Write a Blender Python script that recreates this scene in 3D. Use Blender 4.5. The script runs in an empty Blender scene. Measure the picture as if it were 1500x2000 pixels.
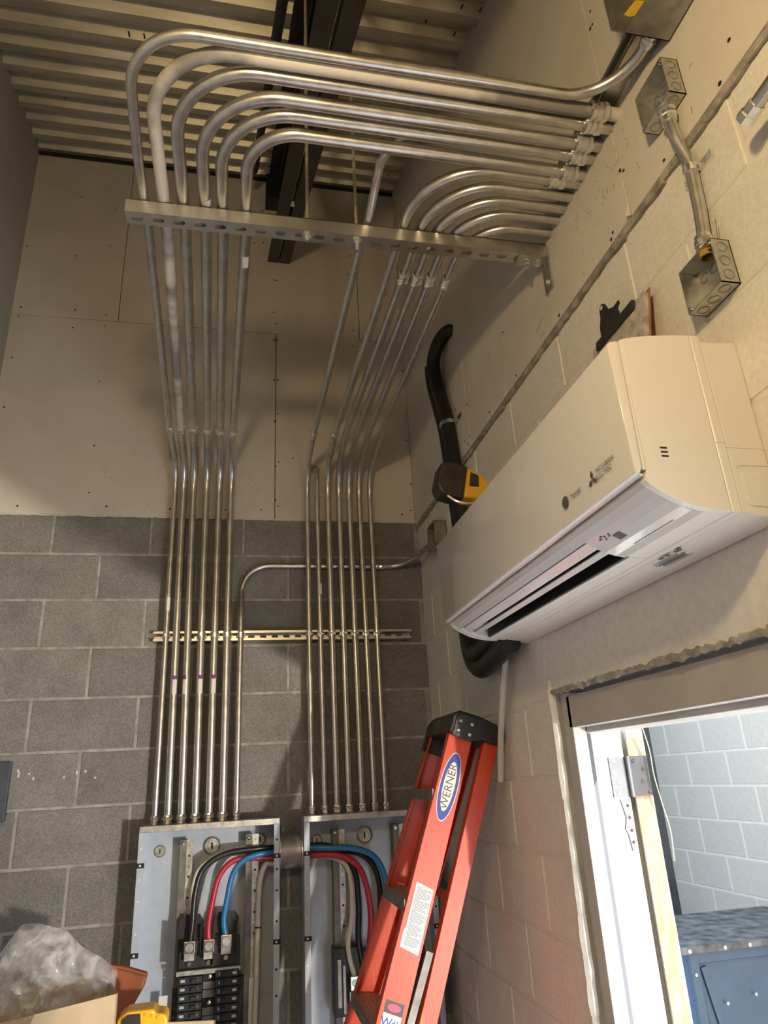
import bpy, math, random
from mathutils import Vector as V, Matrix
random.seed(7)
sc = bpy.context.scene
COL = sc.collection
# ------------------------------------------------------------------ camera
# world: origin at the camera, X right along the back wall, Y into the room, Z up (metres)
F = 1346.0
RX = V((0.97915856, -0.19677722, -0.05027160))
RY = V((0.02472222, 0.36116412, -0.93217449))
RZ = V((0.20158701, 0.91150381, 0.35850171))
cd = bpy.data.cameras.new('camera')
cd.sensor_fit = 'HORIZONTAL'; cd.sensor_width = 36.0; cd.lens = 36.0 * F / 1500.0
cd.clip_start = 0.02; cd.clip_end = 200
cam = bpy.data.objects.new('camera', cd); COL.objects.link(cam)
cam.matrix_world = Matrix(((RX.x, -RY.x, -RZ.x, 0), (RX.y, -RY.y, -RZ.y, 0), (RX.z, -RY.z, -RZ.z, 0), (0, 0, 0, 1)))
sc.camera = cam
# ------------------------------------------------------------------ world, sun, lamp, exposure
SKY = (0.50, 0.70, 1.0); SKY_STRENGTH = 4.4
SUN_DIR = V((0.50, -0.55, 0.67)); SUN_POWER = 16.0
LAMP_POS = (-0.12, -0.02, 1.0); LAMP_POWER = 39.0; LAMP_COLOR = (1.0, 0.72, 0.36)
w = bpy.data.worlds.new('sky'); sc.world = w; w.use_nodes = True
bg = w.node_tree.nodes['Background']; bg.inputs[0].default_value = (*SKY, 1); bg.inputs[1].default_value = SKY_STRENGTH
sl = bpy.data.lights.new('sun', 'SUN'); sl.energy = SUN_POWER; sl.angle = 0.0093; sl.color = (1.0, 0.96, 0.90)
so = bpy.data.objects.new('sun', sl); COL.objects.link(so); so.location = (6, -6, 8)
so.rotation_euler = SUN_DIR.to_track_quat('Z', 'Y').to_euler()
ll = bpy.data.lights.new('pendant_bulb_light', 'POINT'); ll.energy = LAMP_POWER; ll.color = LAMP_COLOR; ll.shadow_soft_size = 0.05
lo = bpy.data.objects.new('pendant_bulb_light', ll); COL.objects.link(lo); lo.location = LAMP_POS
fl_ = bpy.data.lights.new('added_glint_lamp', 'POINT'); fl_.energy = 700.0; fl_.color = (1.0, 0.88, 0.70); fl_.shadow_soft_size = 0.06  # added lamp in place of a sun glint through the doorway
fo = bpy.data.objects.new('added_glint_lamp', fl_); COL.objects.link(fo); fo.location = (2.44, -2.0, -0.88)
sc.view_settings.view_transform = 'Standard'; sc.view_settings.look = 'None'
sc.view_settings.exposure = 0.0; sc.view_settings.gamma = 1.0
try: sc.view_settings.use_curve_mapping = False
except Exception: pass
try:
    sc.cycles.use_denoising = True
    sc.cycles.max_bounces = 10; sc.cycles.diffuse_bounces = 6; sc.cycles.glossy_bounces = 5
    sc.cycles.transparent_max_bounces = 12
    sc.cycles.caustics_reflective = False; sc.cycles.caustics_refractive = False
    sc.cycles.sample_clamp_indirect = 6.0
except Exception: pass

# ------------------------------------------------------------------ measuring helpers (photo pixel -> point on a known plane of the room)
def ray(px, py):
    a, b = px - 750.0, py - 1000.0
    return RX * a + RY * b + RZ * F
def PX(px, py, X): d = ray(px, py); return d * (X / d.x)
def PY(px, py, Y): d = ray(px, py); return d * (Y / d.y)
def PZ(px, py, Z): d = ray(px, py); return d * (Z / d.z)

# room planes
YB = 3.05      # face of the block part of the back wall
XR = 0.839     # face of the block part of the right wall
FL = -2.08     # floor
GYP = 0.016
ROOF_S = 0.43
def roofz(y): return 3.22 + ROOF_S * (y - 3.02)
def leftx(y): return -1.112 + 0.093 * (3.034 - y)

# ------------------------------------------------------------------ materials
MATS = {}
def M(name, col, rough=0.5, metal=0.0, var=0.0, vs=8.0, bump=0.0, bs=60.0, rnd=0.0, col2=None, lo=0.35, hi=0.65,
      coat=0.0, trans=0.0, alpha=1.0, emit=None, es=0.0, rvar=0.0, stretch=None, spec=None, ior=None, mott=0.0, ms=5.0, worldco=False):
    if name in MATS: return MATS[name]
    m = bpy.data.materials.new(name); m.use_nodes = True; MATS[name] = m
    nt = m.node_tree; N = nt.nodes; L = nt.links; b = N['Principled BSDF']
    b.inputs['Roughness'].default_value = rough; b.inputs['Metallic'].default_value = metal
    b.inputs['Base Color'].default_value = (*col, 1)
    if coat: b.inputs['Coat Weight'].default_value = coat; b.inputs['Coat Roughness'].default_value = 0.06
    if trans: b.inputs['Transmission Weight'].default_value = trans
    if ior: b.inputs['IOR'].default_value = ior
    if alpha < 1: b.inputs['Alpha'].default_value = alpha
    if spec is not None: b.inputs['Specular IOR Level'].default_value = spec
    if emit: b.inputs['Emission Color'].default_value = (*emit, 1); b.inputs['Emission Strength'].default_value = es
    tc = N.new('ShaderNodeTexCoord'); co = tc.outputs['Object']
    geo = N.new('ShaderNodeNewGeometry')
    if worldco: co = geo.outputs['Position']
    if stretch:
        mp = N.new('ShaderNodeMapping'); mp.inputs['Scale'].default_value = stretch; L.new(co, mp.inputs[0]); co = mp.outputs[0]
    out = None
    if var or col2 or rvar:
        n = N.new('ShaderNodeTexNoise'); n.inputs['Scale'].default_value = vs; n.inputs['Detail'].default_value = 6
        L.new(co, n.inputs['Vector'])
        if var or col2:
            r = N.new('ShaderNodeValToRGB'); L.new(n.outputs['Fac'], r.inputs[0])
            r.color_ramp.elements[0].position = lo; r.color_ramp.elements[1].position = hi
            c0 = tuple(max(0, c * (1 - var)) for c in col); c1 = col2 if col2 else tuple(min(1, c * (1 + var)) for c in col)
            r.color_ramp.elements[0].color = (*c0, 1); r.color_ramp.elements[1].color = (*c1, 1); out = r.outputs[0]
        if rvar:
            mr = N.new('ShaderNodeMapRange'); L.new(n.outputs['Fac'], mr.inputs[0])
            mr.inputs['To Min'].default_value = max(0.02, rough - rvar); mr.inputs['To Max'].default_value = rough + rvar
            L.new(mr.outputs[0], b.inputs['Roughness'])
    if rnd:
        oi = N.new('ShaderNodeObjectInfo'); mr = N.new('ShaderNodeMapRange'); L.new(oi.outputs['Random'], mr.inputs[0])
        mr.inputs['To Min'].default_value = 1 - rnd; mr.inputs['To Max'].default_value = 1 + rnd
        hs = N.new('ShaderNodeHueSaturation'); vo = mr.outputs[0]
        if mott:
            nm = N.new('ShaderNodeTexNoise'); nm.inputs['Scale'].default_value = ms; nm.inputs['Detail'].default_value = 8; nm.inputs['Roughness'].default_value = 0.65; L.new(geo.outputs['Position'], nm.inputs['Vector'])
            m2 = N.new('ShaderNodeMapRange'); L.new(nm.outputs['Fac'], m2.inputs[0]); m2.inputs['From Min'].default_value = 0.3; m2.inputs['From Max'].default_value = 0.7
            m2.inputs['To Min'].default_value = 1 - mott; m2.inputs['To Max'].default_value = 1 + mott
            mu = N.new('ShaderNodeMath'); mu.operation = 'MULTIPLY'; L.new(mr.outputs[0], mu.inputs[0]); L.new(m2.outputs[0], mu.inputs[1]); vo = mu.outputs[0]
        L.new(vo, hs.inputs['Value'])
        if out: L.new(out, hs.inputs['Color'])
        else: hs.inputs['Color'].default_value = (*col, 1)
        out = hs.outputs[0]
    if out: L.new(out, b.inputs['Base Color'])
    if bump:
        n2 = N.new('ShaderNodeTexNoise'); n2.inputs['Scale'].default_value = bs; n2.inputs['Detail'].default_value = 5; L.new(co, n2.inputs['Vector'])
        bp = N.new('ShaderNodeBump'); bp.inputs['Strength'].default_value = bump; bp.inputs['Distance'].default_value = 0.004
        L.new(n2.outputs['Fac'], bp.inputs['Height']); L.new(bp.outputs[0], b.inputs['Normal'])
    return m
EMT = M('galvanized_conduit', (0.66, 0.65, 0.625), 0.32, 1.0, var=0.10, vs=30, rvar=0.07)
DUST = M('plaster_dusted_conduit', (0.30, 0.29, 0.27), 0.6, 0.25, col2=(0.72, 0.68, 0.60), vs=5.0, lo=0.40, hi=0.52)
ZINC = M('bright_zinc_fitting', (0.86, 0.86, 0.85), 0.22, 1.0, var=0.10, vs=60)
STRUT = M('strut_steel', (0.62, 0.62, 0.60), 0.34, 1.0, var=0.08, vs=20, rvar=0.06)
GALV = M('galvanized_sheet', (0.55, 0.55, 0.52), 0.38, 0.9, var=0.18, vs=45, rvar=0.1)
GALVD = M('dull_galvanized_sheet', (0.36, 0.35, 0.31), 0.42, 0.85, var=0.2, vs=25, rvar=0.1)
DECK = M('roof_deck_steel', (0.60, 0.57, 0.48), 0.42, 0.65, var=0.16, vs=7, rvar=0.08, stretch=(0.6, 3, 3))
PANEL = M('panel_grey_sky_tint', (0.52, 0.59, 0.70), 0.36, 0.15, var=0.06, vs=20)  # blue of the reflected sky is put into the base colour
BLACKST = M('black_joist_paint', (0.018, 0.017, 0.015), 0.55, 0.1, var=0.2, vs=15)
JOIST = M('brown_black_primer', (0.045, 0.040, 0.034), 0.55, 0.1, var=0.25, vs=10)
CMU = M('grey_concrete_block', (0.236, 0.230, 0.222), 0.95, 0, var=0.17, vs=190, lo=0.40, hi=0.60, bump=0.6, bs=240, rnd=0.13, mott=0.16, ms=7, worldco=True)
MORTAR = M('grey_mortar', (0.37, 0.36, 0.34), 0.95, 0, var=0.22, vs=25, bump=0.6, bs=120)
PBLOCK = M('painted_block', (0.78, 0.755, 0.70), 0.75, 0, var=0.05, vs=80, bump=0.4, bs=200, rnd=0.02, mott=0.05, ms=9, worldco=True)
PJOINT = M('painted_joint', (0.76, 0.735, 0.68), 0.75, 0, var=0.05, vs=50, bump=0.3, bs=120)
DRY = M('gypsum_board', (0.68, 0.635, 0.57), 0.85, 0, var=0.04, vs=4, bump=0.08, bs=200, rnd=0.02, mott=0.05, ms=3)
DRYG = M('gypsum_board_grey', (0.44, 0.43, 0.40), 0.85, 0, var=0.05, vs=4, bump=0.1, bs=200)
CAULK = M('rough_foam_bead', (0.34, 0.31, 0.26), 0.9, 0, var=0.35, vs=30, bump=1.0, bs=70)
SCREW = M('dark_screw_head', (0.03, 0.028, 0.025), 0.6, 0.3)
PENCIL = M('pencil_mark', (0.22, 0.19, 0.16), 0.8)
ACW = M('ac_white_plastic', (0.80, 0.79, 0.77), 0.33, 0, spec=0.5)
ACG = M('ac_gloss_white', (0.80, 0.79, 0.78), 0.10, 0, coat=0.6)
ACS = M('ac_film_grey', (0.62, 0.61, 0.62), 0.12, 0, coat=0.4)
DARK = M('dark_cavity', (0.006, 0.006, 0.006), 0.6)
PRINT = M('grey_print', (0.10, 0.10, 0.10), 0.5)
RUBBER = M('black_foam_insulation', (0.012, 0.012, 0.012), 0.45, 0, bump=0.3, bs=50)
FRAME = M('door_frame_paint', (0.50, 0.485, 0.455), 0.5, 0, var=0.08, vs=6)
CONC2 = M('outdoor_concrete', (0.52, 0.52, 0.51), 0.85, 0, var=0.12, vs=3, bump=0.2, bs=60)
CONC = M('concrete_floor', (0.17, 0.165, 0.16), 0.85, 0, var=0.15, vs=3, bump=0.2, bs=60)
EXTB = M('exterior_painted_block', (0.42, 0.365, 0.29), 0.8, 0, var=0.04, vs=40, bump=0.25, bs=120, rnd=0.02)
EXTM = M('exterior_joint', (0.55, 0.49, 0.40), 0.8, 0, var=0.05, vs=40)
EXTD = M('shade_grey_end_wall', (0.05, 0.05, 0.046), 0.85, 0, var=0.06, vs=10)  # shade on the end wall is put into this dark colour
WOOD = M('raw_door_edge_wood', (0.36, 0.265, 0.15), 0.7, 0, col2=(0.52, 0.43, 0.30), vs=22, stretch=(6, 6, 0.6))
ORANGE = M('orange_fibreglass', (0.58, 0.058, 0.014), 0.40, 0, var=0.10, vs=30, stretch=(12, 12, 0.7), coat=0.08, bump=0.10, bs=30)
BLKP = M('black_ladder_plastic', (0.015, 0.015, 0.015), 0.42, 0, bump=0.25, bs=90)
STEPM = M('grey_step_metal', (0.20, 0.19, 0.18), 0.5, 0.5, var=0.2, vs=30)
TREAD = M('worn_tread', (0.42, 0.30, 0.25), 0.5, 0.3, var=0.3, vs=30, stretch=(1, 12, 12))
WHITE = M('white_paper', (0.78, 0.77, 0.75), 0.55)
BLUEP = M('blue_print', (0.02, 0.05, 0.35), 0.5)
PINKP = M('pink_print', (0.55, 0.08, 0.16), 0.5)
PURP = M('purple_print', (0.22, 0.03, 0.28), 0.5)
YEL = M('yellow_tool_plastic', (0.80, 0.42, 0.02), 0.38, 0, var=0.06, vs=10)
BLKT = M('black_tool_rubber', (0.02, 0.018, 0.015), 0.5, 0, var=0.4, vs=30)
CARD = M('cardboard', (0.46, 0.34, 0.21), 0.85, 0, var=0.06, vs=20)
LEATH = M('rust_leather', (0.30, 0.085, 0.03), 0.6, 0, var=0.18, vs=14, bump=0.25, bs=90)
CABK = M('cable_black', (0.02, 0.02, 0.022), 0.30)
CARD_R = M('cable_red', (0.50, 0.03, 0.06), 0.32)
CABL = M('cable_blue', (0.025, 0.20, 0.50), 0.32)
CAWH = M('cable_white', (0.66, 0.62, 0.54), 0.38)
TAPE = M('yellow_tape', (0.80, 0.52, 0.03), 0.5)
TAPEO = M('ochre_sealant', (0.42, 0.25, 0.06), 0.7)
GREEN = M('pale_green_window', (0.50, 0.58, 0.45), 0.5)
NAVY = M('breaker_black', (0.020, 0.024, 0.034), 0.42)
STEELB = M('outdoor_blue_paint', (0.042, 0.066, 0.098), 0.5, 0, var=0.08, vs=9)
STEELD = M('outdoor_dark_lid', (0.11, 0.105, 0.095), 0.9, 0, var=0.45, vs=14, spec=0.15)
WIREY = M('cream_wire', (0.75, 0.66, 0.36), 0.5)
HINGE = M('satin_hinge', (0.13, 0.13, 0.135), 0.5, 0.3, var=0.1, vs=30)
PIPE = M('cast_nipple_steel', (0.36, 0.34, 0.32), 0.5, 0.6, var=0.12, vs=30)
ROD = M('threaded_rod', (0.50, 0.45, 0.36), 0.5, 0.7, var=0.2, vs=60)
BAGM = None
# ------------------------------------------------------------------ mesh builder
ORG = {}
def reg(o, origin): ORG[o.name] = V(origin)
class MB:
    def __init__(s): s.v = []; s.f = []
    def add(s, vs, fs):
        k = len(s.v); s.v += [V(p) for p in vs]; s.f += [tuple(i + k for i in f) for f in fs]; return s
    def box(s, a, b):
        x0, y0, z0 = a; x1, y1, z1 = b
        return s.add([(x0, y0, z0), (x1, y0, z0), (x1, y1, z0), (x0, y1, z0), (x0, y0, z1), (x1, y0, z1), (x1, y1, z1), (x0, y1, z1)],
                     [(3, 2, 1, 0), (4, 5, 6, 7), (0, 1, 5, 4), (1, 2, 6, 5), (2, 3, 7, 6), (3, 0, 4, 7)])
    def obox(s, c, ax, ay, az, sx, sy, sz):
        c, ax, ay, az = V(c), V(ax).normalized(), V(ay).normalized(), V(az).normalized(); P = []
        for k in (-1, 1):
            for (i, j) in ((-1, -1), (1, -1), (1, 1), (-1, 1)): P.append(c + ax * (i * sx / 2) + ay * (j * sy / 2) + az * (k * sz / 2))
        return s.add(P, [(3, 2, 1, 0), (4, 5, 6, 7), (0, 1, 5, 4), (1, 2, 6, 5), (2, 3, 7, 6), (3, 0, 4, 7)])
    def bar(s, p, q, u, wu, wv):
        """box from p to q; u = direction of its wu size"""
        p, q = V(p), V(q); d = (q - p); n = d.normalized(); u = V(u); u = (u - n * u.dot(n)).normalized(); v = n.cross(u)
        return s.obox((p + q) / 2, u, v, n, wu, wv, d.length)
    def prism(s, prof, a, b, P):
        """prof: list of 2-D points; P(pt, t) -> 3-D; caps at t=a,b"""
        n = len(prof); vs = [P(p, a) for p in prof] + [P(p, b) for p in prof]
        fs = [tuple(range(n - 1, -1, -1)), tuple(range(n, 2 * n))] + [(i, (i + 1) % n, n + (i + 1) % n, n + i) for i in range(n)]
        return s.add(vs, fs)
    def strip(s, prof, a, b, P):
        n = len(prof); vs = [P(p, a) for p in prof] + [P(p, b) for p in prof]
        return s.add(vs, [(i, i + 1, n + i + 1, n + i) for i in range(n - 1)])
    def sweep(s, path, r, seg=14, cap=True):
        path = [V(p) for p in path]; n = len(path); rr = r if isinstance(r, (list, tuple)) else [r] * n
        t0 = (path[1] - path[0]).normalized(); u = t0.orthogonal().normalized(); vs = []
        for i, p in enumerate(path):
            t = (path[min(i + 1, n - 1)] - path[max(i - 1, 0)]).normalized(); u = (u - t * u.dot(t)).normalized(); v = t.cross(u)
            for k in range(seg):
                a = 2 * math.pi * k / seg; vs.append(p + (u * math.cos(a) + v * math.sin(a)) * rr[i])
        fs = [(i * seg + k, i * seg + (k + 1) % seg, (i + 1) * seg + (k + 1) % seg, (i + 1) * seg + k) for i in range(n - 1) for k in range(seg)]
        if cap: fs += [tuple(range(seg - 1, -1, -1)), tuple((n - 1) * seg + k for k in range(seg))]
        return s.add(vs, fs)
    def lathe(s, p, d, prof, seg=16, cap=True):
        p, d = V(p), V(d).normalized(); u = d.orthogonal().normalized(); v = d.cross(u); vs = []
        for (t, r) in prof:
            for k in range(seg):
                a = 2 * math.pi * k / seg; vs.append(p + d * t + (u * math.cos(a) + v * math.sin(a)) * r)
        n = len(prof)
        fs = [(i * seg + k, i * seg + (k + 1) % seg, (i + 1) * seg + (k + 1) % seg, (i + 1) * seg + k) for i in range(n - 1) for k in range(seg)]
        if cap: fs += [tuple(range(seg - 1, -1, -1)), tuple((n - 1) * seg + k for k in range(seg))]
        return s.add(vs, fs)
    def cyl(s, p, q, r, seg=14):
        p, q = V(p), V(q); return s.lathe(p, q - p, [(0, r), ((q - p).length, r)], seg)
    def poly(s, pts, n, th):
        """flat polygon with thickness th along n"""
        pts = [V(p) for p in pts]; n = V(n).normalized(); k = len(pts)
        return s.add(pts + [p + n * th for p in pts], [tuple(range(k - 1, -1, -1)), tuple(range(k, 2 * k))] + [(i, (i + 1) % k, k + (i + 1) % k, k + i) for i in range(k)])
    def slotcell(s, c, ex, ey, L, W, sl, sw, n, th):
        """rectangular cell LxW with a stadium hole, thickness th along n"""
        c, ex, ey, n = V(c), V(ex), V(ey), V(n); K = 20; inn = []; out = []
        for i in range(K):
            a = 2 * math.pi * (i + 0.5) / K; ca, sa = math.cos(a), math.sin(a)
            x = (sl - sw) / 2 * (1 if ca > 0 else -1) + sw / 2 * ca; y = sw / 2 * sa; inn.append((x, y))
            m = max(abs(ca) / (L / 2), abs(sa) / (W / 2)); out.append((ca / m, sa / m))
        # snap nearest outer points to the corners
        for sx in (-1, 1):
            for sy in (-1, 1):
                j = min(range(K), key=lambda i: (out[i][0] - sx * L / 2) ** 2 + (out[i][1] - sy * W / 2) ** 2); out[j] = (sx * L / 2, sy * W / 2)
        vs = []
        for dz in (0, th):
            for lst in (inn, out): vs += [c + ex * x + ey * y + n * dz for (x, y) in lst]
        fs = []
        for i in range(K):
            j = (i + 1) % K
            fs += [(i, j, K + j, K + i), (2 * K + i, 3 * K + i, 3 * K + j, 2 * K + j), (i, 2 * K + i, 2 * K + j, j)]
        return s.add(vs, fs)
    def build(s, name, mat, parent=None, smooth=False, origin=None, bevel=0.0, bseg=2, kind=None, label=None):
        if parent is not None and origin is None: origin = ORG[parent.name]
        if origin is None:
            xs = [p.x for p in s.v]; ys = [p.y for p in s.v]; zs = [p.z for p in s.v]
            origin = ((min(xs) + max(xs)) / 2, (min(ys) + max(ys)) / 2, min(zs))
        o0 = V(origin); me = bpy.data.meshes.new(name); me.from_pydata([tuple(p - o0) for p in s.v], [], s.f)
        me.validate(); me.update()
        import bmesh
        bm = bmesh.new(); bm.from_mesh(me)
        if bevel: bmesh.ops.remove_doubles(bm, verts=bm.verts, dist=1e-6)
        bmesh.ops.recalc_face_normals(bm, faces=bm.faces)
        if bevel:
            es = [e for e in bm.edges if len(e.link_faces) == 2 and e.calc_face_angle(0) > 0.6]
            bmesh.ops.bevel(bm, geom=es, offset=bevel, segments=bseg, affect='EDGES', profile=0.5)
        if smooth:
            for f in bm.faces: f.smooth = True
            for e in bm.edges:
                if len(e.link_faces) == 2 and e.calc_face_angle(0) > 0.7: e.smooth = False
        bm.to_mesh(me); bm.free()
        me.materials.append(mat if not isinstance(mat, str) else MATS[mat])
        o = bpy.data.objects.new(name, me); COL.objects.link(o)
        if parent is not None: o.parent = parent
        else: o.location = o0
        reg(o, o0)
        if kind: o['kind'] = kind
        if label: o['label'] = label
        return o
def thing(name, label, cat, loc, group=None):
    o = bpy.data.objects.new(name, None); COL.objects.link(o); o.location = loc; o.empty_display_size = 0.05
    o['label'] = label; o['category'] = cat
    if group: o['group'] = group
    reg(o, loc); return o
def tag(o, label, cat, group=None):
    o['label'] = label; o['category'] = cat
    if group: o['group'] = group
    return o
def struct(o): o['kind'] = 'structure'; return o
def fillet(pts, rads, n=12):
    """polyline with rounded corners; rads per inner corner"""
    pts = [V(p) for p in pts]; out = [pts[0]]
    for i in range(1, len(pts) - 1):
        R = rads[i - 1] if isinstance(rads, (list, tuple)) else rads
        a, b, c = pts[i - 1], pts[i], pts[i + 1]; d1 = (a - b).normalized(); d2 = (c - b).normalized()
        ang = d1.angle(d2)
        if R <= 0 or ang > math.pi - 0.02: out.append(b); continue
        t = R / math.tan(ang / 2); t = min(t, (a - b).length * 0.98, (c - b).length * 0.98); Rr = t * math.tan(ang / 2)
        bis = (d1 + d2).normalized(); cen = b + bis * (Rr / math.sin(ang / 2)); s0 = b + d1 * t; e0 = b + d2 * t
        v0 = s0 - cen; v1 = e0 - cen; th = v0.angle(v1)
        m = max(3, int(n * th / 1.57))
        for k in range(m + 1):
            f = k / m; p = (v0 * math.sin((1 - f) * th) + v1 * math.sin(f * th)) / math.sin(th); out.append(cen + p)
    out.append(pts[-1]); return out
def spline(pts, n=8):
    pts = [V(p) for p in pts]; q = [pts[0] * 2 - pts[1]] + pts + [pts[-1] * 2 - pts[-2]]; out = []
    for i in range(1, len(q) - 2):
        for k in range(n):
            t = k / n; a, b, c, d = q[i - 1], q[i], q[i + 1], q[i + 2]
            out.append(0.5 * ((2 * b) + (c - a) * t + (2 * a - 5 * b + 4 * c - d) * t * t + (3 * b - a - 3 * c + d) * t ** 3))
    out.append(pts[-1]); return out
def text(name, s, size, c, right, up, mat, parent, th=0.0004, sx=1.0, align='CENTER'):
    cu = bpy.data.curves.new('t', 'FONT'); cu.body = s; cu.size = size; cu.align_x = align; cu.align_y = 'CENTER'; cu.resolution_u = 3
    to = bpy.data.objects.new('t', cu); COL.objects.link(to)
    me0 = bpy.data.meshes.new_from_object(to); bpy.data.objects.remove(to)
    right, up = V(right).normalized(), V(up).normalized(); n = right.cross(up)
    b = MB(); b.v = [V(c) + right * (p.co.x * sx) + up * p.co.y + n * th for p in me0.vertices]; b.f = [tuple(p.vertices) for p in me0.polygons]
    return b.build(name, mat, parent)
def disc(c, n, r, seg=24): 
    n = V(n).normalized(); u = n.orthogonal().normalized(); v = n.cross(u)
    return [V(c) + (u * math.cos(2 * math.pi * k / seg) + v * math.sin(2 * math.pi * k / seg)) * r for k in range(seg)]
def copy_piece(o, parent, loc):
    c = o.copy(); COL.objects.link(c); c.parent = parent; c.location = loc; return c
# ================================================================== STRUCTURE
BLK = {}
def block_mesh(axis, L, H, depth, mat, ch):
    key = (axis, round(L, 3), round(H, 3), mat.name)
    if key in BLK: return BLK[key]
    b = MB(); l, h = L / 2, H / 2; vs = []
    for (d, i) in ((depth, 0), (ch, 0), (0, ch)):
        for (a, c) in ((-1, -1), (1, -1), (1, 1), (-1, 1)):
            u, z = a * (l - i), c * (h - i)
            vs.append((u, d, z) if axis == 'x' else (d, u, z))
    fs = [(0, 1, 2, 3), (8, 9, 10, 11)]
    for k in (0, 4): fs += [(k + i, k + (i + 1) % 4, k + 4 + (i + 1) % 4, k + 4 + i) for i in range(4)]
    b.add(vs, fs)
    o = b.build('block', mat, None, origin=(0, 0, 0)); me = o.data; bpy.data.objects.remove(o); BLK[key] = me; return me
def block_wall(parent, axis, face, u0, u1, z0, z1, ph, zph, mat, depth=0.09, ch=0.004, hole=None, jit=0.0, CH=0.2032, CL=0.4064):
    """running bond with one object per block; face = coordinate of the visible face, blocks lie behind it"""
    J = 0.010; org = ORG[parent.name]
    k0 = math.ceil((z0 - zph) / CH - 0.98)
    for k in range(k0, 60):
        a = zph + k * CH + J / 2; b = a + CH - J; a2, b2 = max(a, z0), min(b, z1)
        if a >= z1: break
        if b2 - a2 < 0.03: continue
        off = ph + (CL / 2 if k % 2 else 0); m0 = math.floor((u0 - off) / CL)
        for m in range(m0, m0 + 80):
            p = off + m * CL + J / 2; q = p + CL - J
            if p >= u1: break
            p2, q2 = max(p, u0), min(q, u1); segs = [(p2, q2)]
            if hole and b2 > hole[2] and a2 < hole[3]:
                segs = [(p2, min(q2, hole[0])), (max(p2, hole[1]), q2)]
            for (s, e) in segs:
                if e - s < 0.03: continue
                me = block_mesh(axis, e - s, b2 - a2, depth, mat, ch); o = bpy.data.objects.new('block', me); COL.objects.link(o)
                j = random.uniform(-jit, jit); c = (s + e) / 2, (a2 + b2) / 2
                pos = V((c[0], face + j, c[1])) if axis == 'x' else V((face + j, c[0], c[1]))
                o.parent = parent; o.location = pos - org
# floor
fl = struct(MB().box((-1.6, -1.75, FL - 0.12), (1.04, 3.25, FL)).build('floor', CONC))
# back wall: mortar core + blocks + gypsum boards above
wb = struct(MB().box((-1.35, YB + 0.0025, FL), (1.04, YB + 0.20, 3.6)).build('wall_back', MORTAR))
block_wall(wb, 'x', YB, -1.13, XR, FL, 1.20, -0.600, -0.048, CMU, ch=0.003, jit=0.0006)
def gyp_back(x0, x1, z0, z1): return MB().box((x0, YB - GYP, z0), (x1, YB + 0.002, z1)).build('gypsum_board', DRY, wb, bevel=0.0012, bseg=1)
gyp_back(-1.125, 0.1475, 1.146, 2.171); gyp_back(0.1515, XR - GYP, 1.140, 2.173)
gyp_back(-1.125, -0.628, 2.1745, 3.30); gyp_back(-0.625, 0.588, 2.1745, 3.30); gyp_back(0.591, XR - GYP, 2.1765, 3.30)
b = MB()
for i in range(90):
    x0 = -1.11 + i * 0.0217; b.sweep([(x0, YB - 0.012, 1.143 + random.uniform(-.002, .002)), (x0 + 0.024, YB - 0.012, 1.143 + random.uniform(-.002, .002))], random.uniform(0.003, 0.005), 6)
b.build('paper_edge', DRY, wb, kind='stuff')
# right wall: core with door opening + painted blocks + boards above
DY0, DY1, DZ = -0.06, 1.815, 0.190       # rough opening
b = MB(); b.box((XR + 0.003, -1.75, FL), (1.04, DY0, 3.6)); b.box((XR + 0.003, DY1, FL), (1.04, YB + 0.003, 3.6)); b.box((XR + 0.003, DY0, DZ), (1.04, DY1, 3.6))
wr = struct(b.build('wall_right', PJOINT))
block_wall(wr, 'y', XR, -1.6, YB - 0.004, FL, 1.17, 0.740, 0.170, PBLOCK, ch=0.0025, hole=(DY0, DY1, FL, DZ), jit=0.0004, CH=0.195, CL=0.36)
def gyp_right(y0, y1, z0, z1): return MB().box((XR - GYP, y0, z0), (XR + 0.002, y1, z1)).build('gypsum_board', DRY, wr, bevel=0.0012, bseg=1)
gyp_right(2.174, YB - GYP - 0.001, 1.128, 3.32); gyp_right(1.043, 2.171, 1.126, 3.0); gyp_right(-0.2, 1.040, 1.124, 2.6); gyp_right(-1.6, -0.203, 1.124, 2.0)
b = MB(); y = -0.4
while y < 3.02:      # rough bead under the boards
    L_ = random.uniform(0.03, 0.07); r = random.uniform(0.006, 0.0095)
    b.sweep([(XR - 0.006, y, 1.121 + random.uniform(-.003, .003)), (XR - 0.007, y + L_ * .5, 1.119 + random.uniform(-.004, .003)), (XR - 0.006, y + L_ + 0.012, 1.121)], [r, r * 1.1, r * .9], 7); y += L_
b.build('foam_bead', CAULK, wr, smooth=True, kind='stuff')
# torn paper corner of the board by the joint
MB().poly([(XR - GYP - 0.0005, 1.040, 1.165), (XR - GYP - 0.010, 1.047, 1.126), (XR - GYP - 0.003, 1.036, 1.122)], (-1, 0, 0.2), 0.001).build('torn_paper', DRY, wr)
# left wall and the wall behind the camera
b = MB(); b.prism([(leftx(YB + .1), YB + .1), (leftx(-1.75), -1.75), (leftx(-1.75) - .15, -1.75), (leftx(YB + .1) - .15, YB + .1)], FL, 3.45, lambda p, t: (p[0], p[1], t))
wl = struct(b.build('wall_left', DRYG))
struct(MB().box((-1.3, -1.75, FL), (1.04, -1.6, 2.2)).build('wall_front', DRY))
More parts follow.
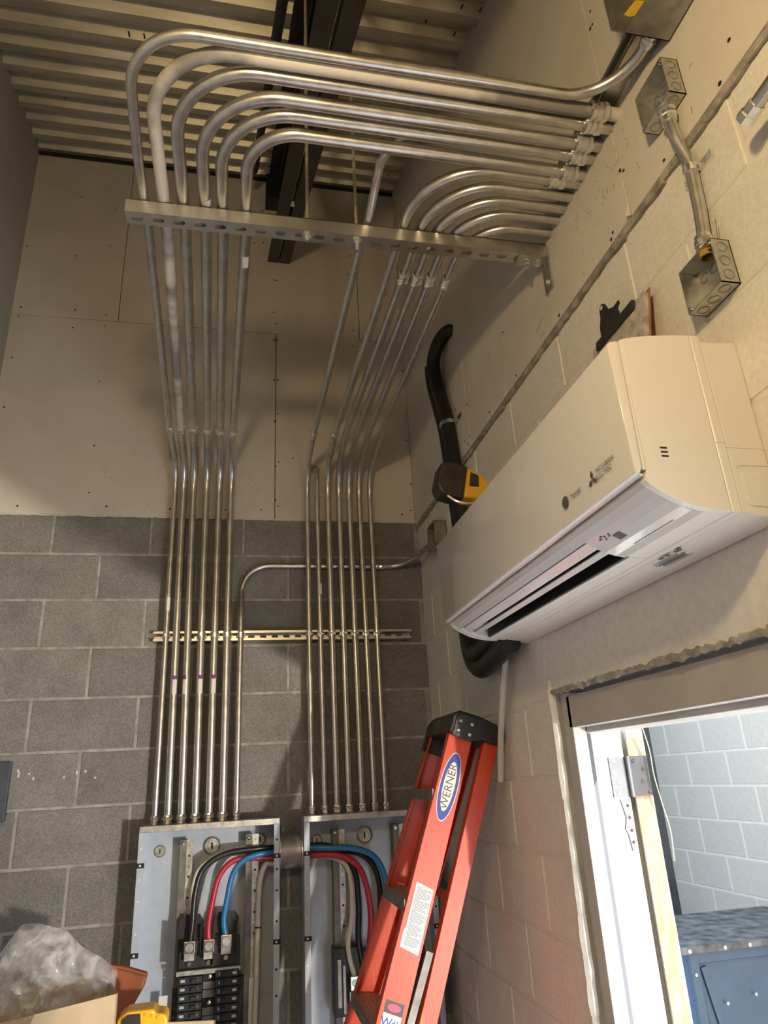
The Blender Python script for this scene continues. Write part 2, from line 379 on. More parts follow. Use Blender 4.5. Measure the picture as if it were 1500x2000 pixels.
# screws on the boards (too small to pick apart)
def screw_dots(pts, n, parent):
    b = MB()
    for p in pts: b.poly(disc(p, n, random.uniform(0.0035, 0.005), 7), n, 0.0008)
    b.build('screw_heads', SCREW, parent, kind='stuff')
pb = [(147, 605), (142, 640), (160, 385), (150, 500), (53, 480), (41, 600), (36, 618), (23, 698), (8, 795), (207, 615), (204, 637), (194, 745), (184, 870), (174, 962), (34, 988), (208, 989),
      (332, 994), (440, 996), (215, 480), (225, 410), (497, 475), (376, 530), (535, 547), (540, 548), (535, 610), (540, 632), (535, 664), (541, 665), (535, 742), (542, 743), (543, 808), (537, 823), (544, 902), (538, 911), (572, 895),
      (538, 976), (543, 988), (510, 996), (802, 945), (802, 997), (785, 1005), (690, 645), (690, 676), (692, 752), (683, 500), (687, 520), (681, 536), (787, 535), (770, 440), (786, 725), (794, 860), (781, 600), (390, 372), (512, 412), (515, 474), (752, 410), (565, 412)]
screw_dots([PY(x, y, YB - GYP - 0.0002) for (x, y) in pb], (0, -1, 0), wb)
pw = [(1153, 22), (1157, 48), (1153, 56), (1424, 78), (1406, 163), (1297, 313), (1211, 333), (1218, 333), (1197, 454), (1194, 468), (1092, 616), (1067, 348), (912, 790), (914, 868), (907, 862), (917, 852), (982, 649), (1008, 733), (956, 805), (890, 800)]
screw_dots([PX(x, y, XR - GYP - 0.0002) for (x, y) in pw], (-1, 0, 0), wr)
# pencil marks on the right boards
b = MB()
for k in range(46):
    px, py = random.choice([(1235, 290), (1255, 260), (1190, 350), (1170, 390), (1130, 470), (1145, 420), (1160, 520), (1205, 300)]); px += random.uniform(-22, 22); py += random.uniform(-40, 40)
    p = PX(px, py, XR - GYP - 0.0003); q = p + V((0, random.uniform(-.012, .012), random.uniform(-.02, .02))); b.bar(p, q, (1, 0, 0), 0.0004, 0.0009)
for (x0, y0, x1, y1) in [(1060, 620, 1048, 650), (980, 650, 972, 668), (958, 692, 945, 716), (1062, 650, 1054, 662), (1352, 120, 1346, 133), (1350, 208, 1352, 222), (1397, 428, 1402, 470)]:
    p = PX(x0, y0, XR - GYP - 0.0003); q = PX(x1, y1, XR - GYP - 0.0003); b.bar(p, q, (1, 0, 0), 0.0004, 0.0015)
b.build('pencil_marks', PENCIL, wr, kind='stuff')
b = MB()
for (cx, cy, n) in [(495, 945, 14), (478, 885, 8), (212, 925, 8), (300, 990, 6)]:
    for k in range(n):
        p = PY(cx + random.uniform(-14, 14), cy + random.uniform(-14, 14), YB - GYP - 0.0003); b.bar(p, p + V((random.uniform(-.02, .02), 0, random.uniform(-.012, .012))), (0, 1, 0), 0.0004, 0.0009)
b.build('pencil_marks', PENCIL, wb, kind='stuff')
# white paint drips on the blocks
b = MB()
for (x, y, h) in [(37, 1508, 18), (35, 1505, 5), (65, 1520, 6), (22, 1502, 4), (57, 1512, 3), (150, 1508, 8), (167, 1506, 5), (125, 1518, 3), (186, 1519, 3), (8, 1490, 3)]:
    p = PY(x, y, YB - 0.0008); b.box((p.x - .003, YB - 0.0015, p.z - h * .0011), (p.x + .003, YB + .0005, p.z + .004))
b.build('paint_drips', WHITE, wb, kind='stuff')
# ceiling: sloped corrugated roof deck, one object per sheet of ribs
ceil = bpy.data.objects.new('ceiling', None); COL.objects.link(ceil); ceil.location = (0, 3.0, roofz(3.0)); ceil['kind'] = 'structure'; reg(ceil, (0, 3.0, roofz(3.0)))
ct = 1 / math.hypot(1, ROOF_S); st = ROOF_S * ct
def dk(t, h): return (3.045 - t * ct + h * -st, roofz(3.045) - t * st + h * ct)     # along slope t, height above the lower flange h
PITCH = 0.1524; NR = 6; t = 0.0
prof = []
for sheet in range(6):
    prof = []
    for k in range(NR):
        a = (sheet * NR + k) * PITCH
        prof += [dk(a, 0), dk(a + 0.050, 0), dk(a + 0.066, 0.044), dk(a + 0.136, 0.044)]
    prof.append(dk((sheet * NR + NR) * PITCH, 0))
    bb = MB(); bb.strip(prof, -1.35, XR + 0.03, lambda p, t: (t, p[0], p[1]))
    o = bb.build('deck_sheet', DECK, ceil)
b = MB()   # black layout marks on the ribs
for (x, y, h) in [(252, 66, 24), (282, 70, 24), (296, 189, 16), (128, 192, 10), (343, 221, 12), (292, 279, 8), (902, 13, 20), (939, 19, 18), (888, 66, 20), (832, 42, 12), (757, 342, 10)]:
    p = PZ(x, y, 3.0); d = p.normalized(); tt = (3.22 - ROOF_S * 3.02 - 0.004) / (d.z - ROOF_S * d.y); p = d * tt
    b.bar(p + V((0, -.0006 * h, -.0006 * h * ROOF_S)), p + V((0, .0006 * h, .0006 * h * ROOF_S)), (1, 0, 0), 0.006, 0.002)
b.build('layout_marks', SCREW, ceil, kind='stuff')
# closure angle between deck and back wall
MB().box((-1.12, YB - 0.03, 3.196), (XR - GYP, YB - GYP, 3.212)).build('closure_strip', BLACKST, ceil)
# ------------------------------------------------------------------ door opening and frame
dr = bpy.data.objects.new('door_1', None); COL.objects.link(dr); dr.location = (0.93, DY1, FL); dr['kind'] = 'structure'; reg(dr, dr.location)
FX0, FX1 = 0.862, 1.003
YJ = 1.768                                 # jamb face toward the opening
# profile of the jamb in plan (X, Y): face, rabbet, stop, rabbet
jam = [(FX0, DY1 - 0.012), (FX0, YJ - 0.016), (0.899, YJ - 0.016), (0.899, YJ), (FX1, YJ), (FX1, DY1 - 0.012)]
MB().prism(jam, FL, 0.185, lambda p, t: (p[0], p[1], t)).build('jamb', FRAME, dr, bevel=0.0012, bseg=1)
YN = DY0 + 0.063
jam2 = [(p[0], DY0 + DY1 - p[1]) for p in jam]
MB().prism(jam2, FL, 0.185, lambda p, t: (p[0], p[1], t)).build('jamb', FRAME, dr, bevel=0.0012, bseg=1)
ZH = 0.096
hd = [(FX0, 0.176), (FX0, ZH), (0.900, ZH), (0.900, ZH - 0.014), (FX1, ZH - 0.014), (FX1, 0.176)]
MB().prism(hd, YN - 0.001, YJ + 0.001, lambda p, t: (p[0], t, p[1])).build('door_head', FRAME, dr, bevel=0.0012, bseg=1)
GASK = M('grey_gasket', (0.10, 0.10, 0.115), 0.8)
MB().box((0.9045, YJ - 0.004, FL), (0.9155, YJ - 0.0005, 0.080)).build('gasket', GASK, dr)
# rough mortar edge round the opening
b = MB(); z = FL
while z < DZ:
    L_ = random.uniform(0.05, 0.12); r = random.uniform(0.009, 0.013); b.sweep([(XR + .006, DY1 - .001, z), (XR + .004, DY1 - .004 + random.uniform(-.003, .003), z + L_ * .5), (XR + .006, DY1 - .001, z + L_ + .01)], [r, r * 1.15, r], 7); z += L_
b.build('mortar_edge', PJOINT, dr, smooth=True, kind='stuff')
b = MB(); y = DY0
while y < DY1:
    L_ = random.uniform(0.015, 0.05); r = random.uniform(0.004, 0.009); b.sweep([(XR + .004, y, DZ + .004), (XR + .004, y + L_ * .5, DZ + random.uniform(-.004, .002)), (XR + .004, y + L_ + .006, DZ + .004)], [r, r * 1.1, r], 6); y += L_
b.build('lintel_edge', CAULK, dr, smooth=True, kind='stuff')
# hinge, strike plate and the open door slab seen on edge
hg = MB().box((0.956, YJ - 0.003, -0.080), (1.001, YJ + 0.001, 0.018)).build('hinge', HINGE, dr)
MB().cyl((1.007, YJ - 0.006, -0.081), (1.007, YJ - 0.006, 0.019), 0.0065, 12).build('knuckle', HINGE, hg, smooth=True)
sdir = V((0.45, 0.893, 0)).normalized(); sn = V((sdir.y, -sdir.x, 0)); e0 = V((1.014, YJ - 0.003, 0))
p0 = e0; p1 = e0 + sn * 0.045; slab = [p0, p1, p1 + sdir * 0.9, p0 + sdir * 0.9]
sb = MB().prism([(p.x, p.y) for p in slab], FL + 0.01, 0.09, lambda p, t: (p[0], p[1], t)).build('door_slab', FRAME, dr)
edge = [p0 - sdir * 0.002 + sn * .002, p1 - sdir * 0.002 - sn * .002, p1 - sn * .002, p0 + sn * .002]
MB().prism([(p.x, p.y) for p in edge], FL + 0.012, 0.088, lambda p, t: (p[0], p[1], t)).build('edge_wood', WOOD, sb)
lf = [p0 - sdir * 0.005, p1 - sdir * 0.005, p1 - sdir * .002, p0 - sdir * .002]
h2 = MB().prism([(p.x, p.y) for p in lf], -0.078, 0.018, lambda p, t: (p[0], p[1], t)).build('hinge_leaf', HINGE, sb)
b = MB()
for (u, z) in ((.012, .008), (.034, -.012), (.028, -.042), (.040, -.068)): b.poly(disc(p0 - sdir * .0052 + sn * u + V((0, 0, z)), -sdir, .0045, 10), -sdir, .001)
for (x, z) in ((.970, .008), (.964, -.020), (.978, -.044), (.972, -.070)): b.poly(disc((x, YJ - .0032, z), (0, -1, 0), .0045, 10), (0, -1, 0), .001)
b.build('screw', ZINC, hg)
b = MB(); st_ = [(0.972, -0.084), (0.998, -0.084), (1.000, -0.205), (0.985, -0.205), (0.980, -0.168), (0.974, -0.155), (0.981, -0.128)]
b.prism(st_, YJ - 0.003, YJ + .001, lambda p, t: (p[0], t, p[1])); mp = b.build('mounting_plate', HINGE, dr)
b = MB()
for z in (-.100, -.128, -.158, -.185): b.poly(disc((.990, YJ - .0032, z), (0, -1, 0), .0035, 8), (0, -1, 0), .0006)
b.build('hole', DARK, mp)
wp = spline([p1 + V((-.004, -.012, .088)), p1 + V((.004, -.014, .03)), p1 + V((.004, -.014, -.03)), p1 + V((.012, -.016, -.10)), p1 + V((.020, -.018, -.16)), p1 + V((.016, -.018, -.23))], 6)
tag(MB().sweep(wp, 0.0013, 6).build('loose_wire', WIREY, smooth=True), 'thin cream wire dangling along the raw wooden edge of the open door', 'wire')
# ------------------------------------------------------------------ outside
struct(MB().box((1.04, -40, FL - 0.1), (40, 40, FL)).build('ground_outside', CONC2))
we = struct(MB().box((3.003, 1.4, FL), (3.2, 4.90, 1.35)).build('wall_outside', EXTM))
block_wall(we, 'y', 3.0, 1.4, 4.87, FL, 1.3, 0.2, 0.047, EXTB, ch=0.004)
struct(MB().box((1.04, 4.87, FL), (3.2, 5.07, 1.35)).build('wall_outside_end', EXTD))
c0 = V((2.022, 3.3, 0)); cz = -0.815
ob = thing('outdoor_cabinet', 'blue painted steel cabinet with a dark worn lid standing outside the doorway', 'cabinet', (2.4, 3.6, FL))
b = MB(); b.box((2.03, 3.32, FL), (3.0 - .1, 3.9, cz)); b.build('body', STEELB, ob, bevel=0.006)
b = MB()
for (x0, x1, z0, z1) in ((2.03, 2.075, FL, cz), (2.85, 2.9, FL, cz), (2.075, 2.85, cz - 0.045, cz), (2.075, 2.85, FL, FL + .1)): b.box((x0, 3.30, z0), (x1, 3.32, z1))
b.build('face_frame', STEELB, ob, bevel=0.003, bseg=1)
b = MB(); b.bar((2.10, 3.312, cz - .06), (2.30, 3.312, FL + .12), (1, 0, 0), .03, .012); b.build('brace', STEELB, ob)
lid = MB().box((1.985, 3.27, cz), (2.94, 3.93, cz + 0.03)).build('lid', STEELD, ob, bevel=0.006)
b = MB()
for x in (2.02, 2.20, 2.33, 2.46): b.poly(disc((x, 3.269, cz + .014), (0, -1, 0), .009, 10), (0, -1, 0), .003)
b.build('bolts', ZINC, lid, kind='stuff')
b = MB()
for (x, z) in ((2.05, -.90), (2.18, -1.02), (2.33, -1.00)): b.poly(disc((x, 3.2995, z), (0, -1, 0), .007, 10), (0, -1, 0), .004)
b.build('bolts', ZINC, ob, kind='stuff')
# ================================================================== CONDUITS
ZS = 1.3765                      # top of the trapeze strut
def coupling(c, d, r, parent, L=0.052, name='coupling'):
    d = V(d).normalized(); k = r
    pr = [(-L / 2, k * 1.02), (-L / 2, k * 1.30), (-L * .40, k * 1.42), (-L * .22, k * 1.42), (-L * .19, k * 1.20), (-L * .12, k * 1.18), (-L * .10, k * 1.32), (L * .10, k * 1.32),
          (L * .12, k * 1.18), (L * .19, k * 1.20), (L * .22, k * 1.42), (L * .40, k * 1.42), (L / 2, k * 1.30), (L / 2, k * 1.02)]
    return MB().lathe(c, d, pr, 10, False).build(name, ZINC, parent)
def setcoupling(c, d, r, parent):
    L = 0.036
    pr = [(-L / 2, r * 1.02), (-L / 2, r * 1.22), (-L * .3, r * 1.30), (-L * .16, r * 1.22), (0, r * 1.14), (L * .16, r * 1.22), (L * .3, r * 1.30), (L / 2, r * 1.22), (L / 2, r * 1.02)]
    return MB().lathe(c, d, pr, 14, False).build('coupling', ZINC, parent)
def connector(c, d, r, parent, L=0.030):
    """c = end that meets the box, d = direction away from the box"""
    pr = [(0, r * 1.45), (0.004, r * 1.5), (0.006, r * 1.2), (0.011, r * 1.18), (0.013, r * 1.45), (0.020, r * 1.5), (0.023, r * 1.35), (L, r * 1.28), (L + .001, r * 1.0)]
    return MB().lathe(c, d, pr, 12).build('connector', ZINC, parent, smooth=False)
def strap_on_strut(x, z, yc, r, parent):
    """two half clamps gripping a vertical conduit on the wall strut"""
    b = MB(); b.lathe((x, yc, z - .010), (0, 0, 1), [(0, r * 1.0), (0, r + .0035), (.020, r + .0035), (.020, r * 1.0)], 16, False)
    b.box((x - .004, yc - r - .012, z - .007), (x + .004, yc - r + .001, z + .007)); b.cyl((x - .012, yc - r - .007, z), (x + .014, yc - r - .007, z), .0028, 8)
    b.box((x - r - .004, yc + r * .3, z - .008), (x - r + .001, YB - .036, z + .008)); b.box((x + r - .001, yc + r * .3, z - .008), (x + r + .004, YB - .036, z + .008))
    return b.build('strut_clamp', ZINC, parent)
def sticker(c, ax, face, r, L, parent, mat=WHITE, name='sticker', sweep=1.2):
    ax = V(ax).normalized(); f = V(face); f = (f - ax * f.dot(ax)).normalized(); u = ax.cross(f); R_ = r + .0005; vs = []; n = 6
    for e in (-L / 2, L / 2):
        for k in range(n + 1):
            a = sweep * (k / n - .5); vs.append(V(c) + ax * e + (f * math.cos(a) + u * math.sin(a)) * R_)
    return MB().add(vs, [(k, k + 1, n + 1 + k + 1, n + 1 + k) for k in range(n)]).build(name, mat, parent)
GL, GR = 'conduits of the left bank', 'conduits of the right bank'
PT = -0.125                      # top of the panels
def wall_y(r): return YB - 0.041 - r
R34, R1 = 0.0118, 0.0152
ordn = ['leftmost', 'second', 'third', 'fourth', 'fifth', 'sixth']
LB = [-.298, -.250, -.200, -.148, -.097, -.046]; LT = [-.300, -.263, -.219, -.162, -.105, -.052]; LC = [-.301, -.259, -.209, -.151, -.099, -.046]
LS = [-.261, -.214, -.166, -.113, -.069, -.009]; LRUN = [.977, 1.005, 1.040, 1.089, 1.126, 1.174]; LCY = [2.647, 2.656, 2.651, 2.659, 2.667, 2.671]
LLAB = ['thin leftmost conduit of the left bank, its run curving into the grey pull box',
        'steel conduit streaked with white plaster, second from the left in the left bank',
        'bare steel conduit, third from the left in the bank above the fully visible panel',
        'bare steel conduit, fourth from the left in the bank above the fully visible panel',
        'bare steel conduit, fifth from the left in the bank above the fully visible panel',
        'steel conduit with a torn sticker under the hanging strut, sixth of the left bank']
for i in range(6):
    r = R34 if i == 0 else R1; zc = ZS + r; yw = wall_y(r); mat = DUST if i == 1 else EMT
    t = thing('steel_conduit', LLAB[i], 'conduit', (LB[i], yw, PT), GL)
    pts = [(LB[i], yw, PT + .004), (LT[i], yw, 1.20), (LT[i], yw, zc), (LC[i], LCY[i], zc), (LS[i], 1.50, zc), (LS[i], 1.30, zc), (LS[i] + (.015 if i == 0 else 0), LRUN[i], zc)]
    rad = [0, .15, .6, .6, .6, (.145 if i == 0 else .185)]
    if i == 0: pts += [(.795, LRUN[i], zc), (.798, .822, zc + .004)]; rad += [.13]
    else: pts += [(XR - .004, LRUN[i] + .004, zc)]
    low = [p for p in fillet(pts[:4], rad[:2])]
    MB().sweep(low, r, 16).build('tube', EMT, t, smooth=True)
    up = fillet(pts[3:], rad[3:], 18)
    MB().sweep(up, r, 16).build('tube', mat, t, smooth=True)
    setcoupling((LC[i], LCY[i], zc), (LS[i] - LC[i], -1.15, 0), r, t)
    connector((LB[i], yw, PT), (0, 0, 1), r, t)
    if i not in (1, 2): strap_on_strut(LB[i] + (LT[i] - LB[i]) * .54, .597, yw, r, t)
    if i == 0: connector((.798, .820, zc + .004), (0, 1, 0), r, t)
    else: coupling((.772 + (.002 * (i - 1)), LRUN[i] + .003, zc), (1, 0, 0), r, t, L=.046)
    zz = {0: .73, 1: .385, 2: .385, 3: .385, 4: .385}.get(i)
    if zz is not None:
        xx = LB[i] + (LT[i] - LB[i]) * (zz + .12) / 1.3; s_ = sticker((xx, yw, zz), (0, 0, 1), (.2 if i != 2 else -.7, -1, 0), r, .06, t)
        if i: sticker((xx, yw, zz + .037), (0, 0, 1), (.2 if i != 2 else -.7, -1, 0), r, .016, t, PURP)
    if i == 5: sticker((LS[i] - .002, 1.60, zc), (0, 1, 0), (0.2, -.2, -1), r, .045, t)
    if i == 3: sticker((LS[i], 1.405, zc), (0, 1, 0), (1, 0, -.6), r, .03, t)
# conduit that leaves the left bank and turns along the back wall into the corner box
r = R34; yw = wall_y(r)
t = thing('bent_conduit', 'thin steel conduit that bends right below the boards and crosses behind the right bank', 'conduit', (.007, yw, PT), GL)
yk = YB - .0165
pts = [(.007, yw, PT + .004), (.007, yw, .70), (.007, yk, .78), (.007, yk, .917), (.62, yk, .917), (.735, yk, .921), (.800, yw - .075, .938), (.808, 2.72, .935)]
MB().sweep(fillet(pts, [.2, .2, .125, .3, .10, .08]), r, 14).build('tube', EMT, t, smooth=True)
connector((.007, yw, PT), (0, 0, 1), r, t); strap_on_strut(.007, .597, yw, r, t)
setcoupling((.632, yk, .917), (1, 0, 0), r, t)
setcoupling((.806, 2.83, .938), (0, 1, 0), r, t); connector((.808, 2.716, .935), (0, 1, 0), r, t)
# right bank
RB = [.303, .355, .404, .453, .506, .558, .605]; RT = [.298, .344, .395, .448, .497, .545, .597]
RC = [.293, None, .383, .430, .478, .527, .580]; RS = [.306, None, .409, .456, .498, .538, .588]
RR = [R34, R34, .0142, .0142, .0142, .0128, R34]; RRUN = [None, None, 1.206, 1.249, 1.289, 1.329, 1.376]
RLAB = ['thin steel conduit, leftmost of the right bank, tucking up above the crossing runs',
        'short conduit of the right bank ending at an ochre sealed hole in the board',
        'third conduit of the right bank, outermost of the small bends over the strut',
        'steel conduit, fourth from the left in the bank above the panel behind the ladder',
        'steel conduit, fifth from the left in the bank above the panel behind the ladder',
        'steel conduit, sixth from the left in the bank above the panel behind the ladder',
        'steel conduit, rightmost of the right bank, nearest the corner and with the innermost bend']
for i in range(7):
    r = RR[i]; zc = ZS + r; yw = wall_y(r)
    t = thing('steel_conduit', RLAB[i], 'conduit', (RB[i], yw, PT), GR)
    connector((RB[i], yw, PT), (0, 0, 1), r, t); strap_on_strut(RB[i] + (RT[i] - RB[i]) * .52, .597, yw, r, t)
    if i == 1:
        MB().sweep(fillet([(RB[i], yw, PT + .004), (RT[i], yw, 1.20), (RT[i], yw, 1.385), (RT[i] - .002, YB - .010, 1.405)], [0, .035]), r, 14).build('tube', EMT, t, smooth=True)
        MB().lathe((RT[i] - .003, YB - GYP - .001, 1.402), (0, -1, .35), [(0, r * 1.9), (.006, r * 1.8), (.012, r * 1.2), (.013, r)], 14).build('sealant_ring', TAPEO, t, smooth=True)
        sticker((RT[i] + .005, yw, .80), (0, 0, 1), (.3, -1, 0), r, .05, t); continue
    low = [(RB[i], yw, PT + .004), (RT[i], yw, 1.20), (RT[i], yw, zc), (RC[i], 2.64, zc)]
    MB().sweep(fillet(low, [0, .15]), r, 16).build('tube', EMT, t, smooth=True)
    if i == 0: up = fillet([(RC[i], 2.64, zc), (RS[i], 1.50, zc), (.312, 1.40, zc), (.315, 1.30, 1.4255), (.316, 1.148, 1.4265), (XR - .004, 1.150, 1.4265)], [.5, .3, .3, .125], 18)
    else: up = fillet([(RC[i], 2.64, zc), (RS[i], 1.545, zc), (RS[i] + .004, RRUN[i], zc), (XR - .004, RRUN[i], zc)], [.5, (.185, .18, .175, .165, .135)[i - 2]], 18)
    MB().sweep(up, r, 16).build('tube', EMT, t, smooth=True)
    if i in (0, 2): setcoupling((RC[i], 2.64, zc), (RS[i] - RC[i], -1.1, 0), r, t)
    else: coupling((RS[i] - .003, 1.612, zc), (RS[i] - RC[i], -1.03, 0), r, t, L=.046)
    if i == 2: coupling((.758, RRUN[i], zc), (1, 0, 0), r, t, L=.046)
    if i == 6: sticker((RT[i] + .003, yw, .70), (0, 0, 1), (-.1, -1, 0), r, .055, t)
# ------------------------------------------------------------------ struts
SW = 0.0413
def strut(name, label, cat, c0, c1, up_open, ref, group, slots0=None, endplate=False):
    """channel from c0 to c1 (centre of the slotted back); up_open = direction of the open side; slots along the back"""
    c0, c1 = V(c0), V(c1); ex = (c1 - c0).normalized(); n = V(up_open); ey = n.cross(ex); L = (c1 - c0).length
    t = thing(name, label, cat, tuple(c0), group)
    b = MB(); P = 0.0508; k = int(L // P); lead = (L - k * P) / 2; th = .0024
    for i in range(k): b.slotcell(c0 + ex * (lead + P * (i + .5)), ex, ey, P, SW, .0286, .0143, n, th)
    for (a, e) in ((0, lead), (L - lead, L)):
        if e - a > 1e-4: b.obox(c0 + ex * (a + e) / 2 + n * th / 2, ex, ey, n, e - a, SW, th)
    b.build('slotted_back', STRUT, t)
    for s in (-1, 1):
        w_ = MB(); w_.obox((c0 + c1) / 2 + ey * s * (SW - th) / 2 + n * SW / 2, ex, ey, n, L, th, SW - .001)
        w_.obox((c0 + c1) / 2 + ey * s * (SW / 2 - .0048) + n * (SW - .0014), ex, ey, n, L, .0096, th)
        w_.obox((c0 + c1) / 2 + ey * s * (SW / 2 - .0088) + n * (SW - .0045), ex, ey, n, L, .0018, .007)
        w_.build('side_web', STRUT, t)
    return t
YSF = 1.408
ts = strut('trapeze_strut', 'slotted steel strut channel hanging from two rods under all the horizontal conduits', 'strut channel', (-.303, YSF + SW / 2, ZS - SW), (.819, YSF + SW / 2, ZS - SW), (0, 0, 1), None, 'strut channels')
def bolt_under(x, y, parent, stem=.018):
    o = MB().lathe((x, y, ZS - SW), (0, 0, -1), [(0, .016), (.002, .016), (.0021, .0095), (.010, .0095), (.0101, .0055), (.010 + stem, .0055)], 6).build('nut_and_stem', ZINC, parent)
    return o
bolt_under(.150, YSF + .022, ts, .006); bolt_under(.282, YSF + .022, ts, .022)
# angle bracket tying the strut to the right wall
ab = MB(); ab.box((.735, YSF - .002, ZS - SW - .0055), (.8225, YSF + SW, ZS - SW - .0005)); br = ab.build('angle_bracket', GALV, ts)
MB().box((.8175, YSF, ZS - SW - .105), (.8225, YSF + SW, ZS - SW - .0055)).build('bracket_leg', GALV, br)
for x in (.762, .797):
    MB().lathe((x, YSF + .021, ZS - SW - .0055), (0, 0, -1), [(0, .013), (.002, .013), (.0021, .0095), (.011, .0095), (.0111, .005), (.024 if x < .78 else .014, .005)], 6).build('bolt', ZINC, br)
MB().lathe((.8175, YSF + .021, ZS - SW - .075), (-1, 0, 0), [(0, .010), (.002, .010), (.0021, .007), (.008, .007)], 6).build('bolt', ZINC, br)
for (x, y) in ((LS[0] - .012, 1.417), (.288, 1.417)):
    MB().bar((x, y, ZS + .0005), (x + .036, y, ZS + .002), (0, 0, 1), .002, .003).build('clamp_screw', ZINC, ts)
for (x, y, lab) in ((.150, YSF + .022, 'threaded rod with ochre stains holding the middle of the hanging strut'), (.282, YSF + .022, 'thin threaded rod just left of the lone conduit over the strut')):
    r_ = thing('threaded_rod', lab, 'threaded rod', (x, y, ZS - SW), 'threaded rods')
    MB().cyl((x, y, ZS - SW + .001), (x + .004, y, roofz(y) - .002), .0048, 10).build('rod', ROD, r_, smooth=True)
    MB().lathe((x, y, ZS - SW + .0026), (0, 0, 1), [(0, .009), (.008, .009)], 6).build('nut', ZINC, r_)
strut('wall_strut', 'slotted strut channel fixed across the block wall behind both conduit banks', 'strut channel', (-.352, YB - .0005, .5975), (.762, YB - .0005, .5975), (0, -1, 0), None, 'strut channels')
strut('wall_strut', 'dark strut channel on the right wall under the grey pull box', 'strut channel', (XR - GYP - .0005, .62, 1.445), (XR - GYP - .0005, 1.225, 1.445), (-1, 0, 0), None, 'strut channels')
# ------------------------------------------------------------------ boxes on the right wall
def knock(c, n, r, parent, mat=None):
    n = V(n).normalized(); return MB().lathe(V(c), n, [(0, r), (.0010, r), (.0010, r * .82), (0.0002, r * .80)], 16, False).build('knockout', mat or GALVD, parent, smooth=False)
pbx = thing('pull_box', 'open grey steel pull box with yellow tape at the upper right', 'electrical box', (.765, .63, 1.357), None)
x0, x1, y0, y1, z0, z1 = .703, XR - GYP - .0005, .40, .813, 1.357, 1.62; th = .002
MB().box((x0 + .020, y0, z0), (x1, y1, z0 + th)).build('bottom', GALVD, pbx)
MB().box((x0, y0, z1 - th), (x1, y1, z1)).build('top', GALVD, pbx)
MB().box((x0 - .010, y1 - th, z0), (x1, y1, z1)).build('end_plate', GALVD, pbx); MB().box((x0 - .010, y1 - .016, z0 + .002), (x0 - .008, y1 - th, z1)).build('end_lip', GALVD, pbx)
MB().box((x0, y0, z0), (x1, y0 + th, z1)).build('end_plate', GALVD, pbx)
MB().box((x1 - th, y0, z0), (x1, y1, z1)).build('back', GALVD, pbx)
for (yy, xx, rr) in ((.745, .79, .012), (.700, .775, .016), (.60, .78, .016)): knock((xx, yy, z0), (0, 0, -1), rr, pbx)
p = PZ(1237, 16, z0); b = MB(); b.poly([p + V((-.012, .014, 0)), p + V((-.004, -.014, 0)), p + V((.014, -.016, 0)), p + V((.010, .012, 0)), p + V((.001, .016, 0))], (0, 0, -1), .0006); b.build('yellow_tape', TAPE, pbx)
for (xx, zz) in ((.745, 1.435), (.80, 1.44)): MB().lathe((xx, y1, zz), (0, 1, 0), [(0, .020), (.006, .020), (.0061, .016), (.016, .016), (.0161, .012), (.020, .012)], 10).build('locknut', ZINC, pbx)
def four_square(name, label, xw, x0, y0, y1, z0, z1, group, GALV=GALV):
    t = thing(name, label, 'electrical box', ((x0 + xw) / 2, (y0 + y1) / 2, z0), group); th = .0018
    MB().box((xw - th, y0, z0), (xw, y1, z1)).build('back', GALV, t)
    for (a, b_) in (((x0, y0, z0), (xw, y0 + th, z1)), ((x0, y1 - th, z0), (xw, y1, z1)), ((x0, y0, z0), (xw, y1, z0 + th)), ((x0, y0, z1 - th), (xw, y1, z1))):
        MB().box(a, b_).build('side', GALV, t)
    xm = (x0 + xw) / 2
    for k in (-1, 0, 1):
        knock((xm, y0, (z0 + z1) / 2 + k * .030), (0, -1, 0), .0112, t); knock((xm, (y0 + y1) / 2 + k * .030, z0), (0, 0, -1), .0112, t)
        knock((xw - th, (y0 + y1) / 2 + k * .028, z0 + .022), (-1, 0, 0), .0105, t); knock((xw - th, (y0 + y1) / 2 + k * .028, z1 - .022), (-1, 0, 0), .0105, t)
    for (yy, zz) in ((y0 + .006, z1 - .008), (y1 - .006, z0 + .008)): MB().lathe((x0 + .004, yy, zz), (-1, 0, 0), [(0, .004), (.006, .004)], 8).build('screw', ZINC, t)
    return t
four_square('junction_box', 'upper square junction box directly below the pull box', XR - GYP - .0005, .785, .808, .902, 1.203, 1.298, 'square boxes on the right wall')
lb = four_square('junction_box', 'lower square junction box on the block wall above the air conditioner', XR - .0005, .800, .825, .919, .768, .863, 'square boxes on the right wall')
MB().lathe((.815, .856, .862), (0, 0, -1), [(0, .0135), (.014, .0135), (.0141, .0105), (.004, .0105)], 16, False).build('bushing', MATS['yellow_tape'] if False else TAPEO, lb)
t = thing('steel_conduit', 'short bent steel conduit joining the two square boxes on the right wall', 'conduit', (.815, .85, .863))
MB().sweep(fillet([(.803, .847, 1.201), (.806, .846, 1.13), (.822, .845, 1.07), (.822, .852, .96), (.815, .856, .866)], [.1, .1, .3]), R34, 16).build('tube', EMT, t, smooth=True)
connector((.803, .847, 1.203), (0, 0, -1), R34, t, .032); connector((.815, .856, .863), (0, 0, 1), R34, t, .032)
b = MB(); b.lathe((.822, .847, 1.040), (0, 0, 1), [(0, R34), (0, R34 + .003), (.016, R34 + .003), (.016, R34)], 16, False); b.box((.832, .847 - .045, 1.040), (XR, .847 + .035, 1.056)); b.build('strap', ZINC, t)
